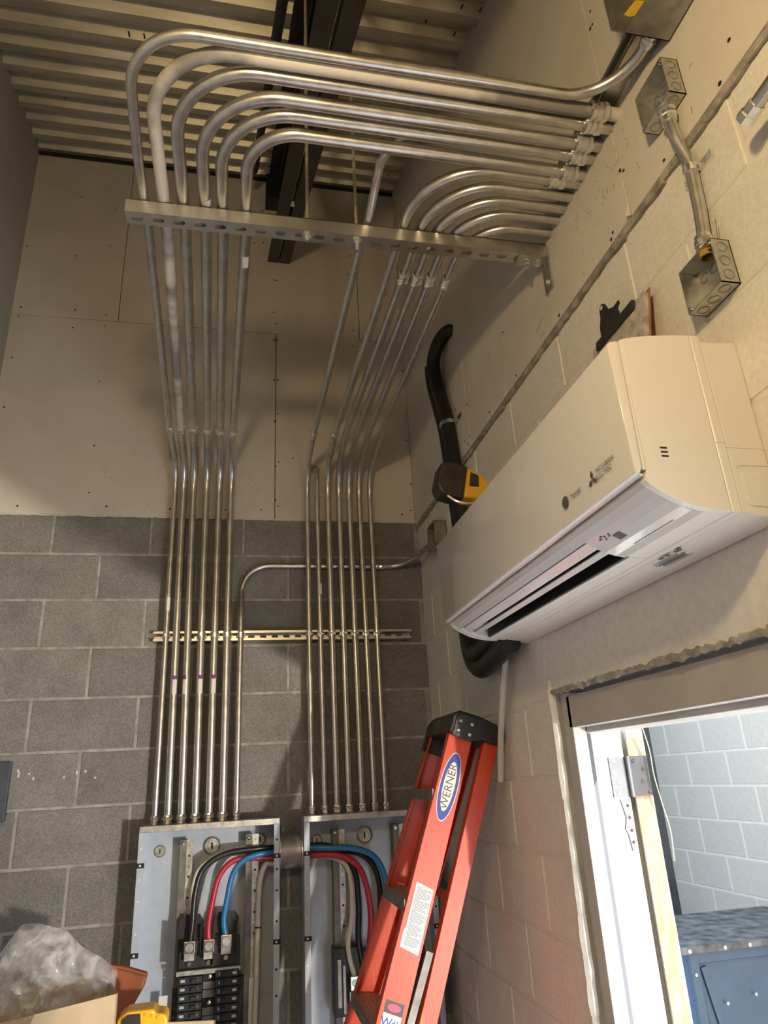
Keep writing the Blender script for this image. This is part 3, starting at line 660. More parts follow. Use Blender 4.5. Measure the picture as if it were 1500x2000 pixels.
# conduit stub with connector at the right edge
p = PX(1462, 226, .79); t = thing('conduit_stub', 'cut end of a steel conduit with its connector at the right edge of view', 'conduit', tuple(p))
d_ = (PX(1500, 232, .79) - p).normalized(); d_ = V((0.0, -1, .08)).normalized()
MB().cyl(p, p + d_ * .30, R34, 14).build('tube', EMT, t, smooth=True)
MB().lathe(p - d_ * .012, d_, [(0, .012), (.003, .0165), (.016, .0165), (.018, .0145), (.034, .0145), (.035, .0118)], 8).build('connector', ZINC, t)
MB().box((p.x - .006, p.y - .15, p.z - .02), (XR, p.y - .13, p.z + .02)).build('standoff', ZINC, t)
# small corner box behind the air conditioner
cb = four_square('corner_box', 'dark corner junction box half hidden behind the left end of the air conditioner', XR - .0005, .785, 2.60, 2.714, .885, .992, 'square boxes on the right wall', GALVD)
# ------------------------------------------------------------------ joist and black pipe under the deck
jd = V((-.028, 1, ROOF_S)).normalized(); jn = V((0, -ROOF_S, 1)).normalized()
def jp(x, y, dz): return V((x + .028 * (3.03 - y), y, 2.628 + dz + ROOF_S * (y - 3.03)))
js = thing('bar_joist', 'dark sloping steel bar joist carrying the roof deck above the strut', 'joist', (.16, 3.03, 2.62))
for (xc, s) in ((.126, -1), (.192, 1)):
    b = MB(); b.bar(jp(xc, 3.032, .003), jp(xc, -1.5, .003), (1, 0, 0), .052, .005); b.bar(jp(xc - s * .0245, 3.032, .028), jp(xc - s * .0245, -1.5, .028), (1, 0, 0), .005, .050)
    b.build('bottom_chord_angle', JOIST, js)
    b = MB(); b.bar(jp(xc, 3.032, .555), jp(xc, -1.5, .555), (1, 0, 0), .058, .006); b.bar(jp(xc - s * .026, 3.032, .525), jp(xc - s * .026, -1.5, .525), (1, 0, 0), .006, .058)
    b.build('top_chord_angle', BLACKST, js)
yy = 2.95; k = 0
while yy > -1.2:
    MB().bar(jp(.159, yy, .03 if k % 2 else .53), jp(.159, yy - .42, .53 if k % 2 else .03), (1, 0, 0), .024, .024).build('web_bar', BLACKST, js); yy -= .42; k += 1
b = MB(); b.box((.085, 2.94, 2.99), (.225, 3.033, 3.16)); b.build('bearing_seat', BLACKST, js)
for yy in (2.99, 2.30, 1.62): MB().bar(jp(.150, yy, .006), jp(.170, yy, .006), (0, 1, 0), .03, .008).build('spacer', ZINC if yy < 2.5 else JOIST, js)
bp = thing('black_pipe', 'slim black pipe running beside the joist up to the back wall', 'pipe', (.02, 2.9, 2.95))
b0, b1 = PY(508, 268, 2.35), PY(552, 0, 1.43); dd = (b0 - b1).normalized()
b0 = b0 + V((0, 0, -.0)); MB().sweep([b1 - dd * 1.6, b1, b0, b0 + dd * .42], .0175, 12).build('tube', BLACKST, bp, smooth=True)
MB().lathe(b0 + dd * .04, dd, [(0, .0178), (0, .022), (.018, .022), (.018, .0178)], 14, False).build('clamp', WHITE, bp)
b2 = b0 + dd * .04 + V((.10, 0, .02)); MB().bar(b0 + dd * .05 + V((.02, 0, .01)), b2, (0, 0, 1), .006, .01).build('clamp_arm', ZINC, bp)
# ================================================================== AIR CONDITIONER
AY0, AY1 = 0.868, 1.930
ac = thing('air_conditioner', 'white wall mounted air conditioner above the doorway', 'air conditioner', (.71, 1.4, .35))
ex = lambda p, t: (p[0], t, p[1])
topc = [(.612, .663), (.640, .6705), (.670, .6755), (.710, .6805), (.745, .683)]
curve = [(.606, .4060), (.612, .3990), (.627, .3880), (.645, .3778), (.664, .3690), (.684, .3636), (.703, .3600), (.731, .3572), (.761, .3555)]
def along(c0, n):   # resample the lower curve
    out = []; 
    for i in range(len(curve) - 1):
        for k in range(3): f = k / 3; out.append((curve[i][0] * (1 - f) + curve[i + 1][0] * f, curve[i][1] * (1 - f) + curve[i + 1][1] * f))
    return out + [curve[-1]]
full = topc + [(.7445, .3563)] + curve[:-1][::-1] + [(.612, .424)]
OY0, OY1 = 1.112, 1.885     # outlet
MB().prism(full, AY0, OY0, ex).build('casing_end', ACW, ac, bevel=0.002)
MB().prism(full, OY1, AY1 - .004, ex).build('casing_end', ACW, ac, bevel=0.002)
mid = topc + [(.7445, .3563), (.731, .3572), (.709, .3592), (.716, .405), (.690, .450), (.640, .455), (.624, .425), (.622, .398), (.6265, .3885), (.612, .399), (.606, .406), (.612, .424)]
MB().prism(mid, OY0, OY1, ex).build('casing_middle', ACW, ac)
MB().prism([(.622, .400), (.626, .426), (.641, .452), (.689, .447), (.713, .405), (.708, .362), (.705, .362), (.708, .404), (.686, .443), (.643, .448), (.629, .424), (.625, .400)], OY0 + .001, OY1 - .001, ex).build('outlet_liner', DARK, ac)
for k in range(9):
    y = OY0 + .06 + k * .085; MB().box((.640, y, .400), (.700, y + .003, .432)).build('deflector', DARK, ac)
# glossy lower fascia in front of the outlet, vanes
def vane(name, prof, mat):
    return MB().prism(prof, OY0 + .004, OY1 - .004, ex).build(name, mat, ac, bevel=0.0012)
vane('vane', [(.6295, .3862), (.6490, .3740), (.6515, .3785), (.6320, .3908)], ACG)
vane('vane', [(.6625, .3748), (.6745, .3680), (.6765, .3725), (.6645, .3793)], ACG)
fasc = [(.6052, .4062), (.6112, .3984), (.6268, .3872), (.6276, .3884), (.6120, .3996), (.606, .4070)]
MB().prism(fasc, OY0 + .002, OY1 + .012, ex).build('fascia_strip', ACS, ac)
# film covered display end
disp = [(.6050, .4062), (.6110, .3984), (.6262, .3872), (.6445, .3768), (.6640, .3680), (.6840, .3626), (.7030, .3592), (.7032, .3600), (.6842, .3636), (.6642, .3690), (.6448, .3780), (.6268, .3884), (.6118, .3992), (.6058, .4068)]
dp = MB().prism(disp, AY0 + .012, OY0 + .004, ex).build('display_cover', ACS, ac)
def on_curve(f):
    pts = disp[:7]; L = [0]
    for i in range(6): L.append(L[-1] + math.dist(pts[i], pts[i + 1]))
    s_ = f * L[-1]
    for i in range(6):
        if s_ <= L[i + 1]: g = (s_ - L[i]) / (L[i + 1] - L[i]); a, b_ = pts[i], pts[i + 1]; d = V((b_[0] - a[0], 0, b_[1] - a[1])).normalized(); return V((a[0] + (b_[0] - a[0]) * g, 0, a[1] + (b_[1] - a[1]) * g)), d
    return V((pts[-1][0], 0, pts[-1][1])), V((1, 0, 0))
c, d = on_curve(.50); nrm = V((d.z, 0, -d.x)); c.y = 1.035
MB().obox(c + nrm * .0006, d, (0, 1, 0), nrm, .016, .022, .001).build('receiver_window', PRINT, dp)
for (f, y, w_) in ((.36, 1.062, .004), (.36, 1.048, .006), (.40, 1.064, .003), (.40, 1.052, .006), (.33, 1.070, .008), (.37, 1.078, .008), (.43, 1.068, .003)):
    c, d = on_curve(f); nrm = V((d.z, 0, -d.x)); c.y = y; MB().obox(c + nrm * .0005, d, (0, 1, 0), nrm, .003, w_, .0006).build('printed_icon', PRINT, dp)
for y in (.925, 1.09):
    c, d = on_curve(.86); nrm = V((d.z, 0, -d.x)); 
c, d = on_curve(.80); nrm = V((d.z, 0, -d.x)); c.y = .985; MB().obox(c + nrm * .0004, d, (0, 1, 0), nrm, .0008, .12, .0006).build('film_edge', PRINT, dp)
# bottom cover towards the wall with the rating label
MB().prism([(.746, .683), (.7635, .6825), (.7635, .3556), (.746, .3563)], AY0, AY1 - .006, ex).build('casing_band', ACW, ac, bevel=.0015, bseg=1)
MB().prism([(.7665, .674), (.7665, .3568), (XR - .001, .347), (XR - .001, .679)], AY0 + .004, AY1 - .010, ex).build('rear_base', ACW, ac, bevel=.003)
MB().prism([(.758, .67), (.758, .360), (.770, .360), (.770, .67)], AY0 + .006, AY1 - .012, ex).build('seam_core', ACS, ac)
# seams and cover plate on the near end
b = MB(); b.box((.746, AY0 - .0004, .4760), (.7640, AY0 + .001, .4768)); b.box((.767, AY0 + .0036, .4700), (XR - .001, AY0 + .0045, .4708)); b.build('seam_line', ACS, ac)
rp = [(.780 + .008 * (1 - math.cos(a)), .372 + .008 * (1 - math.sin(a))) for a in [k * math.pi / 8 for k in range(5)]]
b = MB(); b.prism([(.779, .42), (.779, .376), (.782, .371), (.787, .369), (XR - .004, .366), (XR - .004, .428), (.785, .427), (.781, .4255)], AY0 + .0015, AY0 + .005, ex); b.build('knockout_cover', ACW, ac, bevel=.0012)
b = MB(); b.prism([(.775, .4335), (.7775, .4375), (.782, .4392), (XR - .003, .4402), (XR - .003, .4393), (.7825, .4383), (.7785, .4366), (.7762, .4335)], AY0 + .003, AY0 + .0055, ex); b.build('seam_arc', ACS, ac)
for k in range(3): MB().box((.6425, AY0 - .0006, .4610 - k * .0073), (.6545, AY0 + .002, .4636 - k * .0073)).build('vent_slit', DARK, ac)
# front panel with its bottom lip and side rails
fp = [(.5850, .650), (.5905, .6555), (.6045, .6590), (.6070, .6565), (.6040, .4270), (.6000, .4185), (.5945, .4160), (.5905, .4190)]
frp = MB().prism(fp, AY0 + .0005, AY1, ex).build('front_panel', ACG, ac, bevel=.0015, smooth=True)
MB().prism([(.5925, .4192), (.6040, .4132), (.6062, .4165), (.5950, .4215)], AY0 + .004, AY1 + .004, ex).build('panel_lip', ACG, frp)
MB().prism([(.6085, .660), (.6120, .6625), (.6112, .424), (.6065, .424)], AY0 + .002, AY0 + .006, ex).build('side_rail', ACW, ac)
# lettering on the front panel
Rr, Uu = (0, -1, 0), V((-.02, 0, 1)); xf = .5872
def dia(c, s_, parent): 
    c = V(c); return MB().poly([c + V((0, 0, s_)), c + V((0, -s_ * .58, 0)), c + V((0, 0, -s_)), c + V((0, s_ * .58, 0))], (-1, 0, 0), .0006).build('emblem', PRINT, parent)
zl = .458; yl = .988
dia((.5871, yl, zl + .0085), .0078, frp)
for s_ in (-1, 1):
    c = V((.5873, yl + s_ * .0072, zl - .0040)); a = math.radians(60 * s_); up = V((0, math.sin(a), -math.cos(a))); sd = V((0, math.cos(a), math.sin(a)))
    MB().poly([c + up * .0078, c + sd * .0045, c - up * .0078, c - sd * .0045], (-1, 0, 0), .0006).build('emblem', PRINT, frp)
text('lettering', 'MITSUBISHI', .0120, (.5865, yl - .046, zl + .0075), Rr, Uu, PRINT, frp, sx=1.0)
text('lettering', 'ELECTRIC', .0120, (.5869, yl - .0395, zl - .0050), Rr, Uu, PRINT, frp, sx=1.0)
c = V((.5866, 1.093, zl)); MB().lathe(c, (-1, 0, 0), [(0, .0115), (.0006, .0115)], 24).build('emblem', PRINT, frp)
text('lettering', 'TRANE', .0130, (.5868, 1.052, zl), Rr, Uu, PRINT, frp)
# printed rating label underneath
nb = V((.03, 0, -1)).normalized(); lc = V((.792, 1.10, .3520)); lr = V((0, -1, 0)); lu = V((-1, 0, .03)).normalized()
for k in range(8):
    wv = random.uniform(.06, .10); MB().obox(lc - lu * (.018 - k * .0048) + lr * (-.005 * random.random()), lr, lu, nb, wv, .0016, .0006).build('label_line', PRINT, ac)
for (a, e, s1, s2) in ((.050, .024, .016, .010), (.020, .026, .010, .010), (.002, .026, .014, .008)): MB().obox(lc + lr * a + lu * e, lr, lu, nb, s1, s2, .0006).build('label_mark', PRINT, ac)
# ------------------------------------------------------------------ refrigerant lines, drain
ls = thing('insulated_pipe', 'black insulated pipe dropping from the upper board behind the air conditioner', 'pipe', (.80, 2.3, .6), 'black insulated lines')
p_ = [V((.850, 2.250, 1.690)), V((.815, 2.270, 1.700)), V((.792, 2.330, 1.690)), V((.780, 2.395, 1.640)), V((.782, 2.400, 1.56)), V((.790, 2.365, 1.42)), V((.795, 2.330, 1.29)), V((.793, 2.290, 1.06)), V((.793, 2.262, .85)), V((.795, 2.24, .60))]
MB().sweep(spline(p_, 6), .029, 14).build('insulation', RUBBER, ls, smooth=True)
MB().sweep(spline([q + V((-.012, .038, -.01)) for q in p_[3:]], 6), .017, 10).build('insulation', RUBBER, ls, smooth=True)
c = V((.795, 2.331, 1.295)); b = MB(); b.lathe(c, (p_[6] - p_[5]), [(-.008, .030), (-.008, .0335), (.012, .0335), (.012, .030)], 18, False); b.box((XR - GYP - .003, 2.235, 1.286), (XR - GYP, 2.30, 1.306)); b.bar((.812, 2.305, 1.296), (XR - GYP - .002, 2.28, 1.296), (0, 0, 1), .018, .004); b.build('strap', ZINC, ls)
MB().poly([(XR - GYP - .002, 2.244, 1.700), (XR - GYP - .002, 2.262, 1.735), (XR - GYP - .002, 2.250, 1.745), (XR - GYP - .002, 2.232, 1.712)], (-1, 0, 0), .004).build('torn_paper', WHITE, ls)
l2 = thing('insulated_bundle', 'black wrapped pipe loop hanging under the left end of the air conditioner', 'pipe', (.78, 2.1, .3), 'black insulated lines')
q_ = [V((.795, 2.31, .60)), V((.797, 2.325, .45)), V((.797, 2.30, .37)), V((.795, 2.23, .325)), V((.790, 2.13, .325)), V((.780, 2.00, .338)), V((.775, 1.90, .350))]
MB().sweep(spline(q_, 6), .034, 14).build('insulation', RUBBER, l2, smooth=True)
MB().sweep(spline([V((.770, 2.26, .46)), V((.768, 2.24, .40)), V((.766, 2.20, .372)), V((.766, 2.12, .372)), V((.766, 1.99, .385)), V((.766, 1.90, .395))], 6), .026, 12).build('insulation', RUBBER, l2, smooth=True)
CLEAR = M('clear_vinyl', (0.88, 0.87, 0.87), 0.15, 0, trans=0.35, ior=1.4, alpha=0.8)
dt = [PX(990, 1266, .80), PX(986, 1310, .80), PX(981, 1380, .802), PX(978, 1450, .803), PX(978, 1526, .803)]
tag(MB().sweep(spline(dt, 6), .0098, 12).build('drain_tube', CLEAR, smooth=True), 'clear vinyl drain tube hanging below the air conditioner', 'tube')
# ------------------------------------------------------------------ cordless drill on the air conditioner
dl = thing('cordless_drill', 'yellow and black cordless drill resting on the left end of the air conditioner', 'drill', (.68, 1.80, .69))
DO, DA, DN = V((.679, 1.870, .826)), V((-.95, .05, .22)).normalized(), V((.22, 0, .95)).normalized(); DXs = V((0, 1, 0))
def dpt(x, a_, n_): return DO + DXs * x + DA * a_ + DN * n_
def dpr(prof, x0, x1, name, mat, parent, bev=.006):
    return MB().prism(prof, x0, x1, lambda p, t: dpt(t, p[0], p[1])).build(name, mat, parent, bevel=bev)
bt = dpr([(.012, -.060), (.080, -.056), (.100, -.030), (.098, .045), (.070, .058), (.012, .054)], -.036, .036, 'battery', BLKT, dl, .008)
for k in range(4): dpr([(.028 + k * .015, .005), (.034 + k * .015, .005), (.034 + k * .015, .042), (.028 + k * .015, .042)], -.0385, -.034, 'ridge', BLKT, bt, .001)
dpr([(.012, -.052), (.014, .050), (-.030, .040), (-.060, .018), (-.066, -.020), (-.040, -.046)], -.034, .034, 'foot_housing', YEL, dl, .008)
dpr([(.000, -.012), (.002, .036), (-.024, .030), (-.030, -.008)], -.0365, -.030, 'foot_panel', BLKT, dl, .002)
dpr([(-.034, -.002), (-.038, .014), (-.056, .008), (-.058, -.010)], -.0365, -.030, 'foot_panel', YEL, dl, .002)
MB().sweep([dpt(0, -.045, -.01), dpt(0, -.066, -.05), dpt(0, -.080, -.09), dpt(0, -.085, -.115)], [.026, .020, .019, .020], 12).build('grip', BLKT, dl, smooth=True)
MB().sweep([dpt(0, -.030, -.03), dpt(0, -.046, -.06), dpt(0, -.058, -.10)], [.016, .013, .013], 10).build('grip_trim', YEL, dl, smooth=True)
hc = V((.755, 1.87, .711)); MB().sweep([hc + V((0, .045, 0)), hc + V((0, .02, 0)), hc + V((0, -.07, 0)), hc + V((0, -.10, 0))], [.018, .025, .025, .018], 14).build('motor_housing', YEL, dl, smooth=True)
MB().lathe(hc + V((0, -.10, 0)), (0, -1, 0), [(0, .018), (.03, .016), (.05, .008)], 12).build('chuck', BLKT, dl, smooth=True)
MB().sweep(spline([dpt(-.030, .06, -.058), dpt(-.040, .03, -.075), dpt(-.042, -.01, -.072), dpt(-.036, -.03, -.050)], 5), .0045, 8).build('belt_hook', ZINC, dl, smooth=True)
# ------------------------------------------------------------------ clipboard
cl = thing('clipboard', 'brown clipboard with papers and a black clip leaning on the right wall', 'clipboard', (.77, 1.13, .684))
tb, bb_ = V((.822, 0, .925)), V((.775, 0, .676)); cu_ = (tb - bb_).normalized(); cn = V((-cu_.z, 0, cu_.x))   # cn points to the room
def cbx(y0, y1, a0, a1, d0, d1): 
    return [(bb_ + cu_ * a + cn * d + V((0, y, 0))) for (y, a, d) in ((y0, a0, d0), (y1, a0, d0), (y1, a1, d0), (y0, a1, d0), (y0, a0, d1), (y1, a0, d1), (y1, a1, d1), (y0, a1, d1))]
HB = [(3, 2, 1, 0), (4, 5, 6, 7), (0, 1, 5, 4), (1, 2, 6, 5), (2, 3, 7, 6), (3, 0, 4, 7)]
BRN = M('hardboard_brown', (0.34, 0.18, 0.07), 0.7, 0, var=.15, vs=30)
MB().add(cbx(1.030, 1.255, 0, .252, 0, .0035), HB).build('board', BRN, cl, bevel=.001, bseg=1)
PAPR = M('smudged_paper', (0.34, 0.32, 0.31), 0.8, 0, col2=(0.60, 0.57, 0.53), vs=45)
MB().add(cbx(1.033, 1.250, .002, .238, .0036, .016), HB).build('paper_stack', PAPR, cl)
MB().add(cbx(1.062, 1.222, .216, .240, .016, .025), HB).build('clip_bar', M('clip_steel', (.06, .06, .06), .4, .6), cl, bevel=.003)
b = MB(); e = lambda y, a, d: bb_ + cu_ * a + cn * d + V((0, y, 0))
b.poly([e(1.112, .236, .022), e(1.116, .258, .026), e(1.104, .262, .028), e(1.106, .270, .030), e(1.128, .268, .030), e(1.146, .276, .032), e(1.156, .298, .036), e(1.168, .306, .038), e(1.180, .298, .036), e(1.182, .276, .032), e(1.192, .258, .028), e(1.196, .236, .022)], cn, .002)
lv = b.build('clip_lever', MATS['clip_steel'], cl)
MB().poly(disc(e(1.168, .294, .0385), cn, .005, 12), cn, .0015).build('hole', WHITE, lv)
# ================================================================== ELECTRICAL PANELS
PF, PB = 2.905, YB - .001; PBOT = -1.55
def panel(name, label, x0, x1):
    t = thing(name, label, 'electrical panel', ((x0 + x1) / 2, 2.98, PBOT), 'open panel tubs'); th = .002
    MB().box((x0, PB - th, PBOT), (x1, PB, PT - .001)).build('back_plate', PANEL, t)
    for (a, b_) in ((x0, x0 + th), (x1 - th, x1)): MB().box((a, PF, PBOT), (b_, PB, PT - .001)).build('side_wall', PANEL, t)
    MB().box((x0, PF, PT - .0035), (x1, PB, PT - .001)).build('top_wall', GALV, t, bevel=.0006, bseg=1)
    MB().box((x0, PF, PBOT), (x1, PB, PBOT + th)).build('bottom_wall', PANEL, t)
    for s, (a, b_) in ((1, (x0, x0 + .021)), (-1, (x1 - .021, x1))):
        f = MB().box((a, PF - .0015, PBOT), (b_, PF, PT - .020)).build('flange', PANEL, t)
        for z in (-.20, -.30, -.37, -.47, -.54, -.62, -.70): MB().poly(disc(((a + b_) / 2, PF - .0017, z), (0, -1, 0), .0042, 10), (0, -1, 0), .0004).build('hole', WHITE if s > 0 else DARK, f)
        for z in (-.255, -.535): MB().box((a - .001, PF - .003, z - .008), (b_ + .004, PF - .001, z + .008)).build('clip', DARK, f); MB().poly(disc(((a + b_) / 2, PF - .0032, z), (0, -1, 0), .004, 10), (0, -1, 0), .0004).build('clip_hole', WHITE, f)
    MB().box((x0, PF - .0015, PT - .022), (x1, PF, PT - .001)).build('top_flange', GALV, t, bevel=.0006, bseg=1)
    for (fx, z, r) in ((.125, -.222, .022), (.505, -.215, .034), (.865, -.205, .024)):
        x = x0 + (x1 - x0) * fx; k = MB().lathe((x, PB - th, z), (0, -1, 0), [(0, r), (.005, r * .97), (.007, r * .86), (.003, r * .74), (.003, r * .55), (.0045, r * .50), (.0045, r * .01)], 28, False).build('keyhole_ring', GALV, t, smooth=False)
        MB().box((x - r * .10, PB - .0078, z - r * .36), (x + r * .10, PB - .0068, z + r * .36)).build('keyhole_slot', DARK if r > .02 else PRINT, k)
    return t
P1 = panel('electrical_panel', 'open grey panel tub with breakers and coloured cables, left of the nipple', -.340, .170)
P2 = panel('electrical_panel', 'open panel tub half hidden behind the orange ladder', .262, .772)
def rail(t, x, z0, z1):
    b = MB(); b.box((x - .013, 2.985, z0), (x + .010, PB - .003, z1)); r_ = b.build('mounting_rail', STEPM, t)  # rail's shaded side is put in as a darker metal
    s_ = MB().box((x + .0105, 2.982, z0), (x + .034, 2.985, z1)).build('perforated_strip', GALV, t)
    for k in range(10): z = z1 - .02 - k * .035; MB().poly(disc((x + .022, 2.9818, z), (0, -1, 0), .0045, 8), (0, -1, 0), .0004).build('rail_hole', DARK if k % 2 else ZINC, s_)
    MB().lathe((x - .002, 2.985, z1 - .012), (0, -1, 0), [(0, .008), (.004, .008), (.006, .004)], 10).build('screw', ZINC, r_)
rail(P1, -.185, -1.0, -.185); rail(P1, .060, -1.0, -.180); rail(P2, .395, -1.0, -.185); rail(P2, .640, -1.0, -.18)
# breaker stack of the left panel
def breaker(t, x0, x1, z, flip, mat=NAVY):
    h = .0245; o = MB().box((x0, 2.925, z - h), (x1, 2.985, z - .001)).build('breaker', mat, t, bevel=.0015, bseg=1)
    L_ = x1 - x0; a = lambda f: x0 + L_ * (1 - f if flip else f)
    for (nm, f0, f1, y0, hh, m) in (('label_window', .10, .28, 2.9242, .008, GREEN), ('toggle', .55, .72, 2.912, .011, BLKT), ('handle_gap', .80, .86, 2.9243, .010, ZINC)):
        u, v = sorted((a(f0), a(f1))); MB().box((u, y0, z - h / 2 - hh / 2), (v, 2.9255, z - h / 2 + hh / 2)).build(nm, m, o)
    return o
for k in range(13):
    z = -.618 - k * .0258; breaker(P1, -.178, -.096, z, False); breaker(P1, -.052, .030, z + .010, True)
    MB().box((-.094, 2.955, z - .024), (-.054, 2.985, z - .001)).build('bus_cell', STEPM if k % 3 else DARK, P1)
    if k % 3 == 0: MB().lathe((-.072, 2.955, z - .012), (0, -1, 0), [(0, .007), (.004, .006), (.005, .002)], 10).build('bus_screw', ZINC, P1)
MB().box((-.200, 2.975, -1.0), (-.178, 3.03, -.66)).build('bus_side', BLKT, P1); MB().box((.030, 2.975, -1.0), (.048, 3.03, -.65)).build('bus_side', BLKT, P1)
MB().box((-.186, 2.930, -.616), (.034, 2.99, -.602)).build('bus_bar', GALV, P1); MB().box((-.183, 2.955, -.602), (.030, 3.0, -.515)).build('lug_base', BLKT, P1, bevel=.003)
for (x, zt) in ((-.145, -.510), (-.078, -.510), (-.018, -.500)):
    lg = MB().box((x - .019, 2.915, zt - .040), (x + .019, 2.955, zt)).build('lug', ZINC, P1, bevel=.002)
    MB().lathe((x, 2.915, zt - .020), (0, -1, 0), [(0, .013), (.003, .013), (.003, .009), (.001, .008), (.001, .003)], 18).build('lug_screw', GALV, lg)
    MB().box((x - .017, 2.93, zt - .062), (x + .017, 2.957, zt - .042)).build('lug_tongue', GALV, lg)
    MB().lathe((x, 2.957, zt - .076), (0, -1, 0), [(0, .008), (.01, .008)], 8).build('lug_bolt', ZINC, lg)
for x in (-.145, -.018):
    b = MB(); prof = [(x - .040, -.605), (x - .044, -.455), (x - .030, -.432), (x + .030, -.432), (x + .044, -.455), (x + .032, -.57)]
    b.prism(prof, 2.962, 2.966, lambda p, t: (p[0], t, p[1])); b.box((x - .045, 2.925, -.595), (x - .042, 2.966, -.465)); b.box((x + .036, 2.935, -.565), (x + .039, 2.966, -.465)); b.build('lug_barrier', BLKP, P1)
MB().box((-.245, 2.983, -.76), (-.215, 2.985, -.68)).build('label', WHITE, P1); MB().box((.066, 2.9795, -.80), (.086, 2.9815, -.655)).build('label', WHITE, P1)
# lug block of the right panel
b = MB().box((.372, 2.95, -.80), (.47, 3.03, -.585)).build('lug_block', BLKP, P2, bevel=.003)
MB().box((.385, 2.945, -.77), (.398, 2.95, -.62)).build('bus_strip', GALVD, b); MB().box((.405, 2.945, -.79), (.414, 2.95, -.64)).build('bus_strip', GALVD, b)
lg = MB().box((.427, 2.915, -.715), (.463, 2.95, -.67)).build('lug', ZINC, P2, bevel=.002); MB().lathe((.445, 2.915, -.692), (0, -1, 0), [(0, .012), (.003, .012), (.003, .008), (.001, .007), (.001, .003)], 18).build('lug_screw', GALV, lg)
MB().box((.425, 2.925, -.76), (.462, 2.945, -.72)).build('lug_tongue', GALV, P2)
MB().box((.48, 2.95, -.86), (.72, 3.02, -.60)).build('breaker_base', BLKP, P2, bevel=.004)
# big nipple joining the two tubs
nip = thing('pipe_nipple', 'thick grey pipe nipple joining the two open panels', 'pipe', (.215, 2.975, -.29))
NC = V((.0, 2.977, -.250))
MB().cyl((.173, NC.y, NC.z), (.259, NC.y, NC.z), .058, 28).build('barrel', PIPE, nip, smooth=True)
for (x, s) in ((.172, 1), (.260, -1)): MB().lathe((x, NC.y, NC.z), (s, 0, 0), [(0, .060), (0, .066), (.006, .066), (.008, .060)], 18, False).build('locknut', GALV, nip)
for (x, s) in ((.1675, -1), (.2645, 1)): MB().lathe((x, NC.y, NC.z), (s, 0, 0), [(0, .056), (0, .067), (.010, .067), (.012, .056)], 20, False).build('bushing', BLKP if s < 0 else GALVD, nip)
# cables
def cable(label, pts, r, mat, group='panel cables', n=7): return tag(MB().sweep(spline(pts, n), r, 12).build('power_cable', mat, smooth=True), label, 'cable', group)
NY = 2.972
cable('thick black cable arching into the left lug of the left panel', [V((.215, NY, -.232)), V((.150, 2.968, -.232)), PY(498, 1658, 2.955), PY(440, 1668, 2.945), PY(397, 1697, 2.94), PY(381, 1745, 2.937), PY(376, 1800, 2.936), V((-.145, 2.937, -.525))], .0105, CABK)
cable('red cable arching into the middle lug of the left panel', [V((.215, NY - .010, -.268)), V((.150, 2.958, -.266)), PY(490, 1676, 2.945), PY(455, 1682, 2.938), PY(428, 1712, 2.936), PY(414, 1765, 2.936), PY(407, 1810, 2.936), V((-.078, 2.937, -.525))], .0105, CARD_R)
cable('bright blue cable arching into the right lug of the left panel', [V((.215, NY - .022, -.246)), V((.150, 2.946, -.246)), PY(505, 1669, 2.932), PY(474, 1682, 2.93), PY(454, 1710, 2.93), PY(443, 1760, 2.932), PY(437, 1800, 2.934), V((-.018, 2.937, -.515))], .0105, CABL)
cable('white loop standing in for the lit back plate behind the cables in the left panel', [V((.215, NY + .016, -.245)), V((.150, 3.005, -.245)), PY(470, 1655, 3.005), PY(420, 1672, 3.005), PY(384, 1705, 3.005), PY(374, 1760, 3.005), PY(372, 1830, 3.005), PY(372, 1900, 3.01)], .0105, CAWH)  # added white loop: the lit plate between cable shadows, modelled as a shape
nt_ = cable('cream neutral cable dropping straight down the right side of the left panel', [V((.190, NY + .005, -.285)), V((.150, 2.975, -.288)), PY(519, 1688, 2.972), PY(508, 1720, 2.97), PY(504, 1780, 2.97), PY(502, 1860, 2.97), PY(500, 1930, 2.97), PY(497, 2010, 2.97), V((.085, 2.97, -1.2))], .0105, CAWH)
c = PY(504, 1811, 2.97); MB().lathe(c - V((0, 0, .002)), (0, 0, 1), [(0, .0105), (0, .0125), (.005, .0125), (.005, .0105)], 14, False).build('cable_tie', BLKP, nt_)
cable('dark blue cable arching high into the right panel', [V((.218, NY - .02, -.246)), V((.285, 2.950, -.240)), PY(640, 1656, 2.935), PY(690, 1657, 2.93), PY(728, 1671, 2.93), PY(749, 1705, 2.93), PY(756, 1760, 2.935), PY(756, 1850, 2.94), V((.60, 2.945, -.64))], .0115, CABL)
cable('dark red cable arching into the right panel', [V((.218, NY - .008, -.268)), V((.285, 2.960, -.268)), PY(640, 1669, 2.945), PY(676, 1675, 2.94), PY(704, 1698, 2.938), PY(719, 1745, 2.938), PY(725, 1800, 2.94), PY(722, 1870, 2.942), V((.545, 2.945, -.66))], .0115, CARD_R)
cable('white cable curving down to the lug block of the right panel', [V((.218, NY + .012, -.262)), V((.285, 2.985, -.262)), PY(650, 1675, 2.975), PY(676, 1690, 2.965), PY(686, 1730, 2.955), PY(687, 1790, 2.945), PY(680, 1850, 2.94), V((.445, 2.933, -.68))], .0095, CAWH)
cable('black cable beside the white one in the right panel', [V((.218, NY + .004, -.238)), V((.285, 2.978, -.236)), PY(640, 1652, 2.975), PY(672, 1670, 2.970), PY(694, 1705, 2.965), PY(700, 1770, 2.96), PY(701, 1850, 2.955), V((.50, 2.95, -.70))], .0110, CABK)
cable('black cable between the red and dark blue ones in the right panel', [V((.218, NY + .020, -.245)), V((.285, 3.000, -.245)), PY(670, 1660, 2.995), PY(712, 1672, 2.990), PY(736, 1705, 2.985), PY(743, 1760, 2.98), PY(738, 1830, 2.97), V((.57, 2.96, -.70))], .0110, CABK)
